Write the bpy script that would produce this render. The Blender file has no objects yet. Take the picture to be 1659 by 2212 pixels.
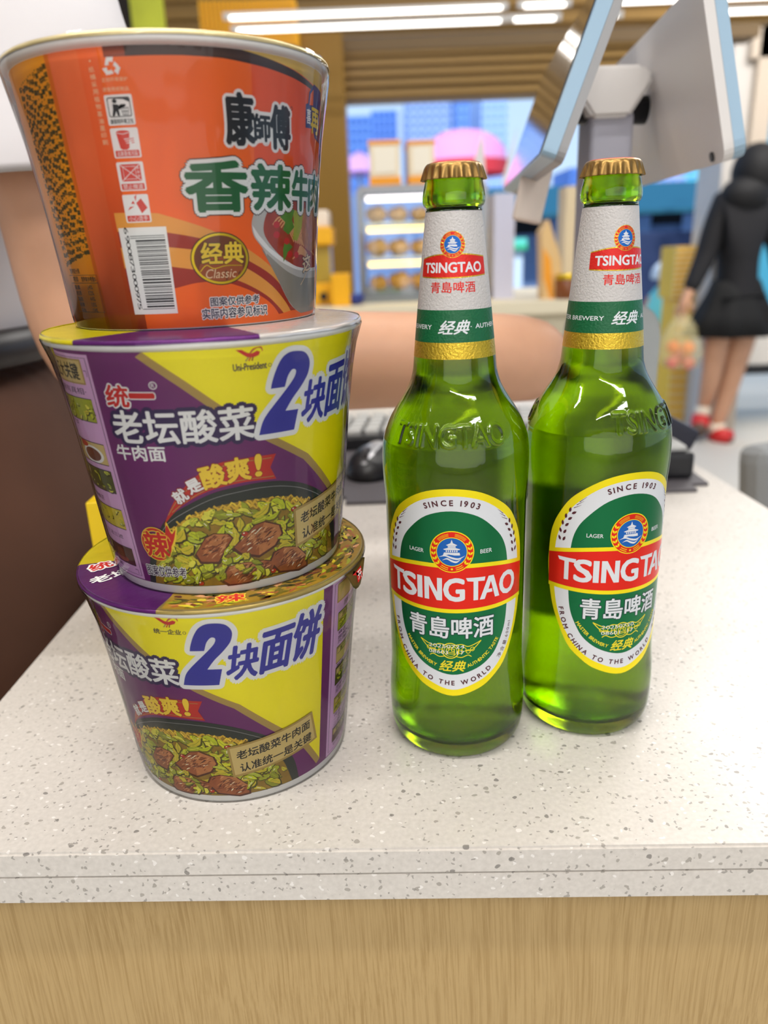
import bpy, bmesh, math, random
from mathutils import Vector, Matrix
from mathutils import noise as mnoise
sc = bpy.context.scene
C = sc.collection
PI = math.pi
R = math.radians
H = 0.92                      # counter top height above the floor

# ------------------------------------------------------------------ camera
CAM_P, CAM_R, CAM_H, CAM_F = 0.33437, 0.03822, 0.25427, 1644.995
cp, sp, cr, sr = math.cos(CAM_P), math.sin(CAM_P), math.cos(CAM_R), math.sin(CAM_R)
c_r, c_f, c_d = Vector((1, 0, 0)), Vector((0, cp, -sp)), Vector((0, -sp, -cp))
right = cr * c_r + sr * c_d
down = -sr * c_r + cr * c_d
cam = bpy.data.cameras.new('camera')
cam.sensor_fit = 'VERTICAL'; cam.sensor_height = 36.0; cam.sensor_width = 27.0
cam.lens = CAM_F / 2212 * 36
cam.clip_start = 0.02; cam.clip_end = 400
cam.dof.use_dof = True; cam.dof.focus_distance = 0.365; cam.dof.aperture_fstop = 6.3
co = bpy.data.objects.new('camera', cam); C.objects.link(co)
m3 = Matrix((right, -down, -c_f)).transposed()
co.matrix_world = Matrix.Translation((0, 0, H + CAM_H)) @ m3.to_4x4()
sc.camera = co

def at(x, y, Y):
    """point of the room seen at photo position (x, y), Y metres ahead of the camera"""
    d = c_f * CAM_F + right * (x - 829.5) + down * (y - 1106)
    t = Y / d.y
    return Vector((0, 0, H + CAM_H)) + d * t
def atz(x, y, z):
    d = c_f * CAM_F + right * (x - 829.5) + down * (y - 1106)
    t = (z - H - CAM_H) / d.z
    return Vector((0, 0, H + CAM_H)) + d * t

# ------------------------------------------------------------------ render look, world, lights
sc.view_settings.view_transform = 'Standard'; sc.view_settings.look = 'None'
sc.view_settings.gamma = 1; sc.view_settings.use_curve_mapping = False
sc.view_settings.exposure = 0.3
try:
    sc.cycles.use_denoising = True
    sc.cycles.max_bounces = 20; sc.cycles.transmission_bounces = 16; sc.cycles.transparent_max_bounces = 16
    sc.cycles.glossy_bounces = 6; sc.cycles.diffuse_bounces = 4
    sc.cycles.sample_clamp_indirect = 6
except Exception:
    pass
w = bpy.data.worlds.new('sky'); sc.world = w; w.use_nodes = True
nt = w.node_tree; nt.nodes.clear()
out = nt.nodes.new('ShaderNodeOutputWorld'); bg = nt.nodes.new('ShaderNodeBackground')
tc = nt.nodes.new('ShaderNodeTexCoord'); sx = nt.nodes.new('ShaderNodeSeparateXYZ'); rp = nt.nodes.new('ShaderNodeValToRGB')
nt.links.new(tc.outputs['Generated'], sx.inputs[0]); nt.links.new(sx.outputs['Z'], rp.inputs[0])
rp.color_ramp.elements[0].position = 0.0; rp.color_ramp.elements[0].color = (0.62, 0.80, 1.0, 1)
rp.color_ramp.elements[1].position = 0.5; rp.color_ramp.elements[1].color = (0.30, 0.55, 1.0, 1)
nt.links.new(rp.outputs[0], bg.inputs[0]); bg.inputs[1].default_value = 0.95
nt.links.new(bg.outputs[0], out.inputs[0])

def area(name, loc, target, sx_, sy_, power, col=(1, 1, 1)):
    l = bpy.data.lights.new(name, 'AREA'); l.shape = 'RECTANGLE'; l.size = sx_; l.size_y = sy_
    l.energy = power; l.color = col
    o = bpy.data.objects.new(name, l); C.objects.link(o); o.location = loc
    o.rotation_euler = (Vector(target) - Vector(loc)).to_track_quat('-Z', 'Y').to_euler()
    return o
area('ceiling_lamp', (0.3, 1.3, 2.93), (0.3, 1.3, 0), 2.6, 0.1, 25, (1, 0.97, 0.92))
area('ceiling_lamp', (-0.6, -0.2, 2.93), (-0.6, -0.2, 0), 2.2, 0.1, 28, (1, 0.96, 0.9))
area('ceiling_lamp', (0.4, -1.4, 2.93), (0.3, -1.2, 0), 2.6, 0.1, 36, (1, 0.97, 0.93))
area('ceiling_lamp', (2.2, 3.2, 2.93), (2.2, 3.2, 0), 1.2, 1.2, 66, (1, 0.97, 0.93))
area('front_fill_light', (0.2, -3.7, 1.6), (0, 0.4, 1.05), 6.4, 2.5, 52, (0.95, 0.98, 1.0))  # unseen fill lamp, added to brighten the tubs from the camera side
area('ceiling_lamp', (3.0, 5.6, 2.93), (3.0, 5.6, 0), 1.6, 1.2, 45, (1, 0.96, 0.9))  # unseen lamp, added to warm the bluish floor at the right
sun = bpy.data.lights.new('sun', 'SUN'); sun.energy = 3.0; sun.angle = R(4); sun.color = (1, 0.98, 0.95)
so = bpy.data.objects.new('sun', sun); C.objects.link(so); so.rotation_euler = (R(50), R(-14), 0)
so.location = (0, -8, 14)

# ------------------------------------------------------------------ materials
def lin(c):
    r = []
    for v in c[:3]:
        v = v / 255.0
        r.append(v / 12.92 if v <= 0.04045 else ((v + 0.055) / 1.055) ** 2.4)
    return (r[0], r[1], r[2], 1)
MATS = {}
def mat(name, col=(200, 200, 200), rough=0.5, metal=0.0, spec=0.5, coat=0.0, trans=0.0, ior=1.45, emit=0.0, var=0.0, vscale=20.0, bump=0.0, bscale=200.0, sss=0.0):
    if name in MATS: return MATS[name]
    m = bpy.data.materials.new(name); m.use_nodes = True
    n = m.node_tree; b = n.nodes['Principled BSDF']
    b.inputs['Base Color'].default_value = lin(col); b.inputs['Roughness'].default_value = rough
    b.inputs['Metallic'].default_value = metal; b.inputs['Specular IOR Level'].default_value = spec
    b.inputs['Coat Weight'].default_value = coat; b.inputs['Coat Roughness'].default_value = 0.08
    b.inputs['Transmission Weight'].default_value = trans; b.inputs['IOR'].default_value = ior
    if sss: b.inputs['Subsurface Weight'].default_value = sss; b.inputs['Subsurface Radius'].default_value = (0.01, 0.004, 0.002); b.inputs['Subsurface Scale'].default_value = 0.4
    if emit: b.inputs['Emission Color'].default_value = lin(col); b.inputs['Emission Strength'].default_value = emit
    if var or bump:
        t = n.nodes.new('ShaderNodeTexCoord'); nz = n.nodes.new('ShaderNodeTexNoise')
        n.links.new(t.outputs['Object'], nz.inputs['Vector'])
        if var:
            nz.inputs['Scale'].default_value = vscale; nz.inputs['Detail'].default_value = 4
            mx = n.nodes.new('ShaderNodeMix'); mx.data_type = 'RGBA'; mx.blend_type = 'MIX'
            k = lin(col)
            mx.inputs['A'].default_value = tuple(max(0, v * (1 - var)) for v in k[:3]) + (1,)
            mx.inputs['B'].default_value = tuple(min(1, v * (1 + var)) for v in k[:3]) + (1,)
            n.links.new(nz.outputs['Fac'], mx.inputs['Factor']); n.links.new(mx.outputs['Result'], b.inputs['Base Color'])
        if bump:
            n2 = n.nodes.new('ShaderNodeTexNoise'); n2.inputs['Scale'].default_value = bscale; n2.inputs['Detail'].default_value = 3
            n.links.new(t.outputs['Object'], n2.inputs['Vector'])
            bp = n.nodes.new('ShaderNodeBump'); bp.inputs['Strength'].default_value = bump; bp.inputs['Distance'].default_value = 0.001
            n.links.new(n2.outputs['Fac'], bp.inputs['Height']); n.links.new(bp.outputs['Normal'], b.inputs['Normal'])
    MATS[name] = m
    return m

def mat_quartz():
    m = bpy.data.materials.new('speckled quartz'); m.use_nodes = True; n = m.node_tree; b = n.nodes['Principled BSDF']
    b.inputs['Roughness'].default_value = 0.32
    t = n.nodes.new('ShaderNodeTexCoord'); prev = None
    base = n.nodes.new('ShaderNodeTexNoise'); base.inputs['Scale'].default_value = 420; base.inputs['Detail'].default_value = 3
    n.links.new(t.outputs['Object'], base.inputs['Vector'])
    mx = n.nodes.new('ShaderNodeMix'); mx.data_type = 'RGBA'
    mx.inputs['A'].default_value = lin((188, 182, 175)); mx.inputs['B'].default_value = lin((217, 211, 204))
    n.links.new(base.outputs['Fac'], mx.inputs['Factor']); prev = mx.outputs['Result']
    for scale, thr, keep, col in ((190, 0.22, 0.72, (146, 140, 132)), (330, 0.27, 0.70, (138, 133, 128)), (150, 0.19, 0.86, (108, 104, 100)), (240, 0.25, 0.8, (232, 228, 224))):
        mp = n.nodes.new('ShaderNodeMapping'); mp.inputs['Location'].default_value = (scale * .37, scale * .11, scale * .73)
        mp.inputs['Scale'].default_value = (1, 1.25, 1)
        nz = n.nodes.new('ShaderNodeTexNoise'); nz.inputs['Scale'].default_value = scale * 1.3; nz.inputs['Detail'].default_value = 1
        n.links.new(t.outputs['Object'], nz.inputs['Vector'])
        ad = n.nodes.new('ShaderNodeMix'); ad.data_type = 'RGBA'; ad.blend_type = 'ADD'; ad.inputs['Factor'].default_value = 0.0035
        n.links.new(t.outputs['Object'], ad.inputs['A']); n.links.new(nz.outputs['Color'], ad.inputs['B'])
        n.links.new(ad.outputs['Result'], mp.inputs['Vector'])
        v = n.nodes.new('ShaderNodeTexVoronoi'); v.inputs['Scale'].default_value = scale
        n.links.new(mp.outputs[0], v.inputs['Vector'])
        lt = n.nodes.new('ShaderNodeMath'); lt.operation = 'LESS_THAN'; lt.inputs[1].default_value = thr; n.links.new(v.outputs['Distance'], lt.inputs[0])
        sep = n.nodes.new('ShaderNodeSeparateColor'); n.links.new(v.outputs['Color'], sep.inputs[0])
        gt = n.nodes.new('ShaderNodeMath'); gt.operation = 'GREATER_THAN'; gt.inputs[1].default_value = keep; n.links.new(sep.outputs[0], gt.inputs[0])
        mu = n.nodes.new('ShaderNodeMath'); mu.operation = 'MULTIPLY'; n.links.new(lt.outputs[0], mu.inputs[0]); n.links.new(gt.outputs[0], mu.inputs[1])
        m2 = n.nodes.new('ShaderNodeMath'); m2.operation = 'MULTIPLY'; m2.inputs[1].default_value = 0.75; n.links.new(mu.outputs[0], m2.inputs[0])
        q = n.nodes.new('ShaderNodeMix'); q.data_type = 'RGBA'; q.inputs['B'].default_value = lin(col)
        n.links.new(m2.outputs[0], q.inputs['Factor']); n.links.new(prev, q.inputs['A']); prev = q.outputs['Result']
    n.links.new(prev, b.inputs['Base Color'])
    return m

def mat_wood(name, c1, c2, sx_=60, sz_=3.0, axis='X', slant=0.12):
    m = bpy.data.materials.new(name); m.use_nodes = True; n = m.node_tree; b = n.nodes['Principled BSDF']
    b.inputs['Roughness'].default_value = 0.45
    t = n.nodes.new('ShaderNodeTexCoord')
    big = n.nodes.new('ShaderNodeTexNoise'); big.inputs['Scale'].default_value = 5; n.links.new(t.outputs['Object'], big.inputs['Vector'])
    ad = n.nodes.new('ShaderNodeMix'); ad.data_type = 'RGBA'; ad.blend_type = 'ADD'; ad.inputs['Factor'].default_value = slant
    n.links.new(t.outputs['Object'], ad.inputs['A']); n.links.new(big.outputs['Color'], ad.inputs['B'])
    mp = n.nodes.new('ShaderNodeMapping'); mp.inputs['Scale'].default_value = (sx_, sx_, sz_); n.links.new(ad.outputs['Result'], mp.inputs['Vector'])
    nz = n.nodes.new('ShaderNodeTexNoise'); nz.inputs['Scale'].default_value = 3.2; nz.inputs['Detail'].default_value = 5; nz.inputs['Roughness'].default_value = 0.7
    n.links.new(mp.outputs[0], nz.inputs['Vector'])
    rr = n.nodes.new('ShaderNodeValToRGB'); rr.color_ramp.elements[0].position = 0.36; rr.color_ramp.elements[0].color = lin(c1)
    rr.color_ramp.elements[1].position = 0.56; rr.color_ramp.elements[1].color = lin(c2)
    n.links.new(nz.outputs['Fac'], rr.inputs[0]); n.links.new(rr.outputs[0], b.inputs['Base Color'])
    return m

def mat_film():
    m = bpy.data.materials.new('clear shrink film'); m.use_nodes = True; n = m.node_tree; n.nodes.clear()
    o = n.nodes.new('ShaderNodeOutputMaterial'); mix = n.nodes.new('ShaderNodeMixShader'); tr = n.nodes.new('ShaderNodeBsdfTransparent')
    gl = n.nodes.new('ShaderNodeBsdfGlossy'); gl.inputs['Roughness'].default_value = 0.05; fr = n.nodes.new('ShaderNodeFresnel'); fr.inputs['IOR'].default_value = 1.33
    tr.inputs[0].default_value = (0.985, 0.985, 0.985, 1)
    t = n.nodes.new('ShaderNodeTexCoord'); mp = n.nodes.new('ShaderNodeMapping'); mp.inputs['Scale'].default_value = (1, 1, 0.22)
    nz = n.nodes.new('ShaderNodeTexNoise'); nz.inputs['Scale'].default_value = 55; nz.inputs['Detail'].default_value = 2
    bp = n.nodes.new('ShaderNodeBump'); bp.inputs['Strength'].default_value = 0.5; bp.inputs['Distance'].default_value = 0.003
    n.links.new(t.outputs['Object'], mp.inputs[0]); n.links.new(mp.outputs[0], nz.inputs['Vector']); n.links.new(nz.outputs['Fac'], bp.inputs['Height'])
    n.links.new(bp.outputs[0], gl.inputs['Normal']); n.links.new(bp.outputs[0], fr.inputs['Normal'])
    n.links.new(fr.outputs[0], mix.inputs[0]); n.links.new(tr.outputs[0], mix.inputs[1]); n.links.new(gl.outputs[0], mix.inputs[2]); n.links.new(mix.outputs[0], o.inputs[0])
    return m

def mat_glass(name, col, ior=1.5, rough=0.0):
    m = bpy.data.materials.new(name); m.use_nodes = True; n = m.node_tree; n.nodes.clear()
    o = n.nodes.new('ShaderNodeOutputMaterial'); g = n.nodes.new('ShaderNodeBsdfGlass')
    g.inputs['Color'].default_value = (col[0], col[1], col[2], 1); g.inputs['IOR'].default_value = ior; g.inputs['Roughness'].default_value = rough
    n.links.new(g.outputs[0], o.inputs[0])
    return m

def mat_stripes(name, c1, c2, scale, axis=2, rough=0.5, emit=0.0, duty=0.5):
    """two colours alternating along one object axis (ribs, slats, window rows)"""
    m = bpy.data.materials.new(name); m.use_nodes = True; n = m.node_tree; b = n.nodes['Principled BSDF']
    b.inputs['Roughness'].default_value = rough
    t = n.nodes.new('ShaderNodeTexCoord'); s = n.nodes.new('ShaderNodeSeparateXYZ'); n.links.new(t.outputs['Object'], s.inputs[0])
    mu = n.nodes.new('ShaderNodeMath'); mu.operation = 'MULTIPLY'; mu.inputs[1].default_value = scale; n.links.new(s.outputs[axis], mu.inputs[0])
    fr = n.nodes.new('ShaderNodeMath'); fr.operation = 'FRACT'; n.links.new(mu.outputs[0], fr.inputs[0])
    lt = n.nodes.new('ShaderNodeMath'); lt.operation = 'LESS_THAN'; lt.inputs[1].default_value = duty; n.links.new(fr.outputs[0], lt.inputs[0])
    mx = n.nodes.new('ShaderNodeMix'); mx.data_type = 'RGBA'; mx.inputs['A'].default_value = lin(c1); mx.inputs['B'].default_value = lin(c2)
    n.links.new(lt.outputs[0], mx.inputs['Factor']); n.links.new(mx.outputs['Result'], b.inputs['Base Color'])
    return m

# ------------------------------------------------------------------ object helpers
def tag(o, label=None, cat=None, group=None, kind=None):
    if label: o['label'] = label
    if cat: o['category'] = cat
    if group: o['group'] = group
    if kind: o['kind'] = kind
    return o
def thing(name, label, cat, loc=(0, 0, 0), rotz=0, group=None):
    o = bpy.data.objects.new(name, None); C.objects.link(o); o.empty_display_size = 0.02
    o.location = loc; o.rotation_euler = (0, 0, rotz)
    return tag(o, label, cat, group)
def link_mesh(name, me, parent=None, mats=()):
    o = bpy.data.objects.new(name, me); C.objects.link(o)
    for m in mats: me.materials.append(m)
    if parent is not None: o.parent = parent
    return o
def obj(name, bm, m, parent=None, smooth=False, loc=None, keep=False):
    if not keep: bmesh.ops.recalc_face_normals(bm, faces=bm.faces)
    if smooth:
        for f in bm.faces: f.smooth = True
    me = bpy.data.meshes.new(name); bm.to_mesh(me); bm.free()
    o = link_mesh(name, me, parent, m if isinstance(m, (list, tuple)) else (m,))
    if smooth == 'auto':
        me.shade_auto_smooth(angle=R(35)) if hasattr(me, 'shade_auto_smooth') else None
    if loc is not None: o.location = loc
    return o
def struct(name, bm, m, label=None):
    o = obj(name, bm, m); o['kind'] = 'structure'
    if label: o['label'] = label
    return o
def box(bm, x0, x1, y0, y1, z0, z1, mi=0, bev=0.0):
    t = bmesh.new()
    vs = [t.verts.new(p) for p in ((x0, y0, z0), (x1, y0, z0), (x1, y1, z0), (x0, y1, z0), (x0, y0, z1), (x1, y0, z1), (x1, y1, z1), (x0, y1, z1))]
    for f in ((0, 3, 2, 1), (4, 5, 6, 7), (0, 1, 5, 4), (1, 2, 6, 5), (2, 3, 7, 6), (3, 0, 4, 7)): t.faces.new([vs[i] for i in f])
    if bev: bmesh.ops.bevel(t, geom=list(t.edges), offset=bev, segments=3, affect='EDGES', profile=0.6)
    merge(bm, t, mi=mi)
    return bm
def merge(bm, t, mat4=None, mi=None):
    if mat4 is not None: bmesh.ops.transform(t, matrix=mat4, verts=t.verts)
    if mi is not None:
        for f in t.faces: f.material_index = mi
    me = bpy.data.meshes.new('tmp'); t.to_mesh(me); t.free(); bm.from_mesh(me); bpy.data.meshes.remove(me)
def BX(*a, **k): return box(bmesh.new(), *a, **k)
def lathe(bm, prof, seg=48, cap0=True, cap1=True, mi=0, c=(0, 0, 0)):
    rings = []
    for r, z in prof:
        if r < 1e-7: rings.append([bm.verts.new((c[0], c[1], c[2] + z))])
        else: rings.append([bm.verts.new((c[0] + r * math.sin(2 * PI * i / seg), c[1] - r * math.cos(2 * PI * i / seg), c[2] + z)) for i in range(seg)])
    for a, b in zip(rings, rings[1:]):
        for i in range(seg):
            j = (i + 1) % seg
            if len(a) == 1 and len(b) == 1: continue
            if len(a) == 1: f = bm.faces.new((a[0], b[j], b[i]))
            elif len(b) == 1: f = bm.faces.new((a[i], a[j], b[0]))
            else: f = bm.faces.new((a[i], a[j], b[j], b[i]))
            f.material_index = mi
    if cap0 and len(rings[0]) > 1: bm.faces.new(rings[0][::-1]).material_index = mi
    if cap1 and len(rings[-1]) > 1: bm.faces.new(rings[-1]).material_index = mi
    return bm
def tube(bm, pts, rad, seg=12, mi=0, caps=True):
    """round bar through points; rad is one number or one per point"""
    pts = [Vector(p) for p in pts]; n = len(pts)
    rad = rad if isinstance(rad, (list, tuple)) else [rad] * n
    rings = []; up = Vector((0.123, 0.31, 0.94))
    for i, p in enumerate(pts):
        d = (pts[min(i + 1, n - 1)] - pts[max(i - 1, 0)]).normalized()
        a = d.cross(up)
        if a.length < 0.1: a = d.cross(Vector((1, 0, 0)))
        a.normalize(); b = d.cross(a)
        rings.append([bm.verts.new(p + rad[i] * (math.cos(2 * PI * k / seg) * a + math.sin(2 * PI * k / seg) * b)) for k in range(seg)])
    for a, b in zip(rings, rings[1:]):
        for k in range(seg):
            bm.faces.new((a[k], a[(k + 1) % seg], b[(k + 1) % seg], b[k])).material_index = mi
    if caps:
        bm.faces.new(rings[0][::-1]).material_index = mi; bm.faces.new(rings[-1]).material_index = mi
    return bm
def prism(bm, pts, n, depth, mi=0, bev=0.0):
    """flat outline through 3-D points given real thickness along n"""
    t = bmesh.new(); n = Vector(n).normalized() * depth
    a = [t.verts.new(Vector(p)) for p in pts]; b = [t.verts.new(Vector(p) + n) for p in pts]
    t.faces.new(a); t.faces.new(b[::-1])
    for i in range(len(a)):
        j = (i + 1) % len(a); t.faces.new((a[j], a[i], b[i], b[j]))
    bmesh.ops.recalc_face_normals(t, faces=t.faces)
    if bev: bmesh.ops.bevel(t, geom=list(t.edges), offset=bev, segments=2, affect='EDGES')
    merge(bm, t, mi=mi)
    return bm
def loft(bm, secs, seg=24, mi=0, caps=True, fold=None):
    """sections (x, y, z, rx, ry) joined upwards"""
    rings = []
    for k, (x, y, z, rx, ry) in enumerate(secs):
        ring = []
        for i in range(seg):
            a = 2 * PI * i / seg; f = 1 + (fold(a, k) if fold else 0)
            ring.append(bm.verts.new((x + rx * f * math.cos(a), y + ry * f * math.sin(a), z)))
        rings.append(ring)
    for a, b in zip(rings, rings[1:]):
        for i in range(seg):
            bm.faces.new((a[i], a[(i + 1) % seg], b[(i + 1) % seg], b[i])).material_index = mi
    if caps: bm.faces.new(rings[0][::-1]); bm.faces.new(rings[-1])
    return bm
def sphere(bm, c, r, sx_=1, sy_=1, sz_=1, seg=20, mi=0):
    t = bmesh.new(); bmesh.ops.create_uvsphere(t, u_segments=seg, v_segments=max(8, seg // 2), radius=r)
    merge(bm, t, Matrix.Translation(c) @ Matrix.Diagonal((sx_, sy_, sz_, 1)), mi)
    return bm
def subsurf(o, lv=1):
    md = o.modifiers.new('sub', 'SUBSURF'); md.levels = lv; md.render_levels = lv
    return o
def skin(name, nodes, edges, m, parent, root=0, lv=2):
    """one continuous surface grown round a skeleton: nodes = (x, y, z, radius[, radius2])"""
    me = bpy.data.meshes.new(name); me.from_pydata([n[:3] for n in nodes], edges, [])
    o = bpy.data.objects.new(name, me); C.objects.link(o)
    md = o.modifiers.new('skin', 'SKIN'); md.use_smooth_shade = True
    for i, n in enumerate(nodes):
        sv = me.skin_vertices[0].data[i]; sv.radius = (n[3], n[4] if len(n) > 4 else n[3]); sv.use_root = (i == root)
    s = o.modifiers.new('sub', 'SUBSURF'); s.levels = lv; s.render_levels = lv
    dg = bpy.context.evaluated_depsgraph_get()
    nm = bpy.data.meshes.new_from_object(o.evaluated_get(dg))
    bpy.data.objects.remove(o); bpy.data.meshes.remove(me)
    for p in nm.polygons: p.use_smooth = True
    nm.materials.clear()
    return link_mesh(name, nm, parent, (m,))
def copy_tree(o, parent=None):
    c = o.copy(); C.objects.link(c)
    if parent is not None: c.parent = parent
    for ch in [k for k in bpy.data.objects if k.parent == o]: copy_tree(ch, c)
    return c
# ------------------------------------------------------------------ printed artwork wrapped on surfaces
GL = {}
def glyphs(s, off=0.0):
    """outline of a line of characters as flat triangles (verts, faces, bounds of the plain characters)"""
    k = (s, round(off, 4))
    if k in GL: return GL[k]
    cu = bpy.data.curves.new('t', 'FONT'); cu.body = s; cu.offset = off; cu.resolution_u = 3
    ob = bpy.data.objects.new('t', cu); C.objects.link(ob)
    dg = bpy.context.evaluated_depsgraph_get(); dg.update()
    me = bpy.data.meshes.new_from_object(ob.evaluated_get(dg))
    vs = [(v.co.x, v.co.y) for v in me.vertices]; fs = [tuple(p.vertices) for p in me.polygons]
    bpy.data.meshes.remove(me); bpy.data.objects.remove(ob); bpy.data.curves.remove(cu)
    if off and s.strip():
        bb = glyphs(s)[2]
    else:
        bb = (min(v[0] for v in vs), max(v[0] for v in vs), min(v[1] for v in vs), max(v[1] for v in vs)) if vs else (0, 1, 0, 1)
    GL[k] = (vs, fs, bb)
    return GL[k]
def spline(pts, n=8, closed=False):
    """smooth curve through points"""
    out = []; N = len(pts)
    rng = range(N if closed else N - 1)
    for i in rng:
        if closed: p = [pts[(i + k) % N] for k in (-1, 0, 1, 2)]
        else: p = [pts[max(0, min(N - 1, i + k))] for k in (-1, 0, 1, 2)]
        for j in range(n):
            t = j / n
            out.append(tuple(0.5 * (2 * p[1][a] + (p[2][a] - p[0][a]) * t + (2 * p[0][a] - 5 * p[1][a] + 4 * p[2][a] - p[3][a]) * t * t + (3 * p[1][a] - p[0][a] - 3 * p[2][a] + p[3][a]) * t ** 3) for a in (0, 1)))
    if not closed: out.append(tuple(pts[-1]))
    return out
def inpoly(p, poly):
    c = False; j = len(poly) - 1
    for i in range(len(poly)):
        a, b = poly[i], poly[j]
        if (a[1] > p[1]) != (b[1] > p[1]) and p[0] < (b[0] - a[0]) * (p[1] - a[1]) / (b[1] - a[1]) + a[0]: c = not c
        j = i
    return c

class Art:
    """flat artwork in (u, v) millimetre-like units, mapped on a surface by fn(u, v, height above surface)"""
    def __init__(s, fn, ku=1.0, ustep=2.5, vstep=None, gap=0.05):
        s.fn, s.ku, s.us, s.vs, s.gap = fn, ku, ustep, vstep, gap
        s.bm = bmesh.new(); s.mats = []; s.du = 0.0; s.nor = []
    def mi(s, m):
        if m not in s.mats: s.mats.append(m)
        return s.mats.index(m)
    def put(s, vs, fs, m, layer):
        t = bmesh.new(); V = [t.verts.new((x + s.du, y, 0)) for x, y in vs]
        for f in fs:
            try: t.faces.new([V[i] for i in f])
            except ValueError: pass
        t.normal_update()
        for f in t.faces:
            if f.normal.z < 0: f.normal_flip()
        big = [f for f in t.faces if len(f.verts) > 4]
        if big: bmesh.ops.triangulate(t, faces=big, ngon_method='EAR_CLIP')
        if s.us:
            xs = [v.co.x for v in t.verts]
            if xs:
                a, b = math.floor(min(xs) / s.us) + 1, math.ceil(max(xs) / s.us) - 1
                for k in range(a, b + 1):
                    bmesh.ops.bisect_plane(t, geom=t.verts[:] + t.edges[:] + t.faces[:], dist=1e-6, plane_co=(k * s.us, 0, 0), plane_no=(1, 0, 0))
        if s.vs:
            ys = [v.co.y for v in t.verts]
            for k in s.vs:
                if ys and min(ys) < k < max(ys):
                    bmesh.ops.bisect_plane(t, geom=t.verts[:] + t.edges[:] + t.faces[:], dist=1e-6, plane_co=(0, k, 0), plane_no=(0, 1, 0))
        i = s.mi(m)
        for v in t.verts:
            u_, v_ = v.co.x, v.co.y; h_ = layer * s.gap
            p0 = s.fn(u_, v_, h_); s.nor.append((s.fn(u_ + .4, v_, h_) - s.fn(u_ - .4, v_, h_)).cross(s.fn(u_, v_ + .6, h_) - s.fn(u_, v_ - .6, h_)).normalized())
            v.co = p0
        for f in t.faces: f.material_index = i; f.smooth = True
        me = bpy.data.meshes.new('tmp'); t.to_mesh(me); t.free(); s.bm.from_mesh(me); bpy.data.meshes.remove(me)
    def poly(s, pts, m, layer):
        a = sum(pts[i][0] * pts[(i + 1) % len(pts)][1] - pts[(i + 1) % len(pts)][0] * pts[i][1] for i in range(len(pts)))
        if a < 0: pts = pts[::-1]
        s.put(pts, [tuple(range(len(pts)))], m, layer)
    def rect(s, u0, u1, v0, v1, m, layer, r=0.0):
        if not r: return s.poly([(u0, v0), (u1, v0), (u1, v1), (u0, v1)], m, layer)
        ru = r / s.ku; p = []
        for cx, cy, a0 in ((u1 - ru, v0 + r, -90), (u1 - ru, v1 - r, 0), (u0 + ru, v1 - r, 90), (u0 + ru, v0 + r, 180)):
            for k in range(5):
                a = R(a0 + k * 22.5); p.append((cx + ru * math.cos(a), cy + r * math.sin(a)))
        s.poly(p, m, layer)
    def band(s, a, b, m, layer):
        """strip between two open curves with the same number of points"""
        vs = list(a) + list(b); n = len(a)
        s.put(vs, [(i, i + 1, n + i + 1, n + i) for i in range(n - 1)], m, layer)
    def line(s, pts, wd, m, layer, closed=False):
        n = len(pts); L, Rr = [], []
        for i, p in enumerate(pts):
            q0 = pts[i - 1] if (i > 0 or closed) else p; q1 = pts[(i + 1) % n] if (i < n - 1 or closed) else p
            dx, dy = (q1[0] - q0[0]) * s.ku, q1[1] - q0[1]; l = math.hypot(dx, dy) or 1
            w_ = wd[i] if isinstance(wd, (list, tuple)) else wd
            L.append((p[0] - dy / l * w_ / 2 / s.ku, p[1] + dx / l * w_ / 2)); Rr.append((p[0] + dy / l * w_ / 2 / s.ku, p[1] - dx / l * w_ / 2))
        if closed: L.append(L[0]); Rr.append(Rr[0])
        s.band(Rr, L, m, layer)
    def ell(s, c, ru, rv, m, layer, n=28, a0=0):
        s.poly([(c[0] + ru * math.cos(2 * PI * k / n + a0), c[1] + rv * math.sin(2 * PI * k / n + a0)) for k in range(n)], m, layer)
    def ring(s, c, r0, r1, m, layer, n=40):
        """ring of millimetre radii r0..r1 about c"""
        A = [(c[0] + r0 / s.ku * math.cos(2 * PI * k / n), c[1] + r0 * math.sin(2 * PI * k / n)) for k in range(n + 1)]
        B = [(c[0] + r1 / s.ku * math.cos(2 * PI * k / n), c[1] + r1 * math.sin(2 * PI * k / n)) for k in range(n + 1)]
        s.band(B, A, m, layer)
    def text(s, st, u0, u1, v0, v1, m, layer, shear=0.0, rise=0.0, bold=0.0, halo=None, rot=0.0, warp=None):
        """characters fitted to the box u0..u1, v0..v1; shear = du per dv, rise = dv per du; halo = [(material, mm), ...] borders, widest first"""
        vs, fs, bb = glyphs(st); b0, b1, c0, c1 = bb
        uc, vc = (u0 + u1) / 2, (v0 + v1) / 2
        def tr(x, y):
            v = v0 + (y - c0) / max(1e-6, c1 - c0) * (v1 - v0); u = u0 + (x - b0) / max(1e-6, b1 - b0) * (u1 - u0)
            u += shear * (v - v0); v += rise * (u - u0)
            if rot:
                dx, dy = (u - uc) * s.ku, v - vc; u, v = uc + (dx * math.cos(rot) - dy * math.sin(rot)) / s.ku, vc + dx * math.sin(rot) + dy * math.cos(rot)
            return warp(u, v) if warp else (u, v)
        pts = [tr(x, y) for x, y in vs]
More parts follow.
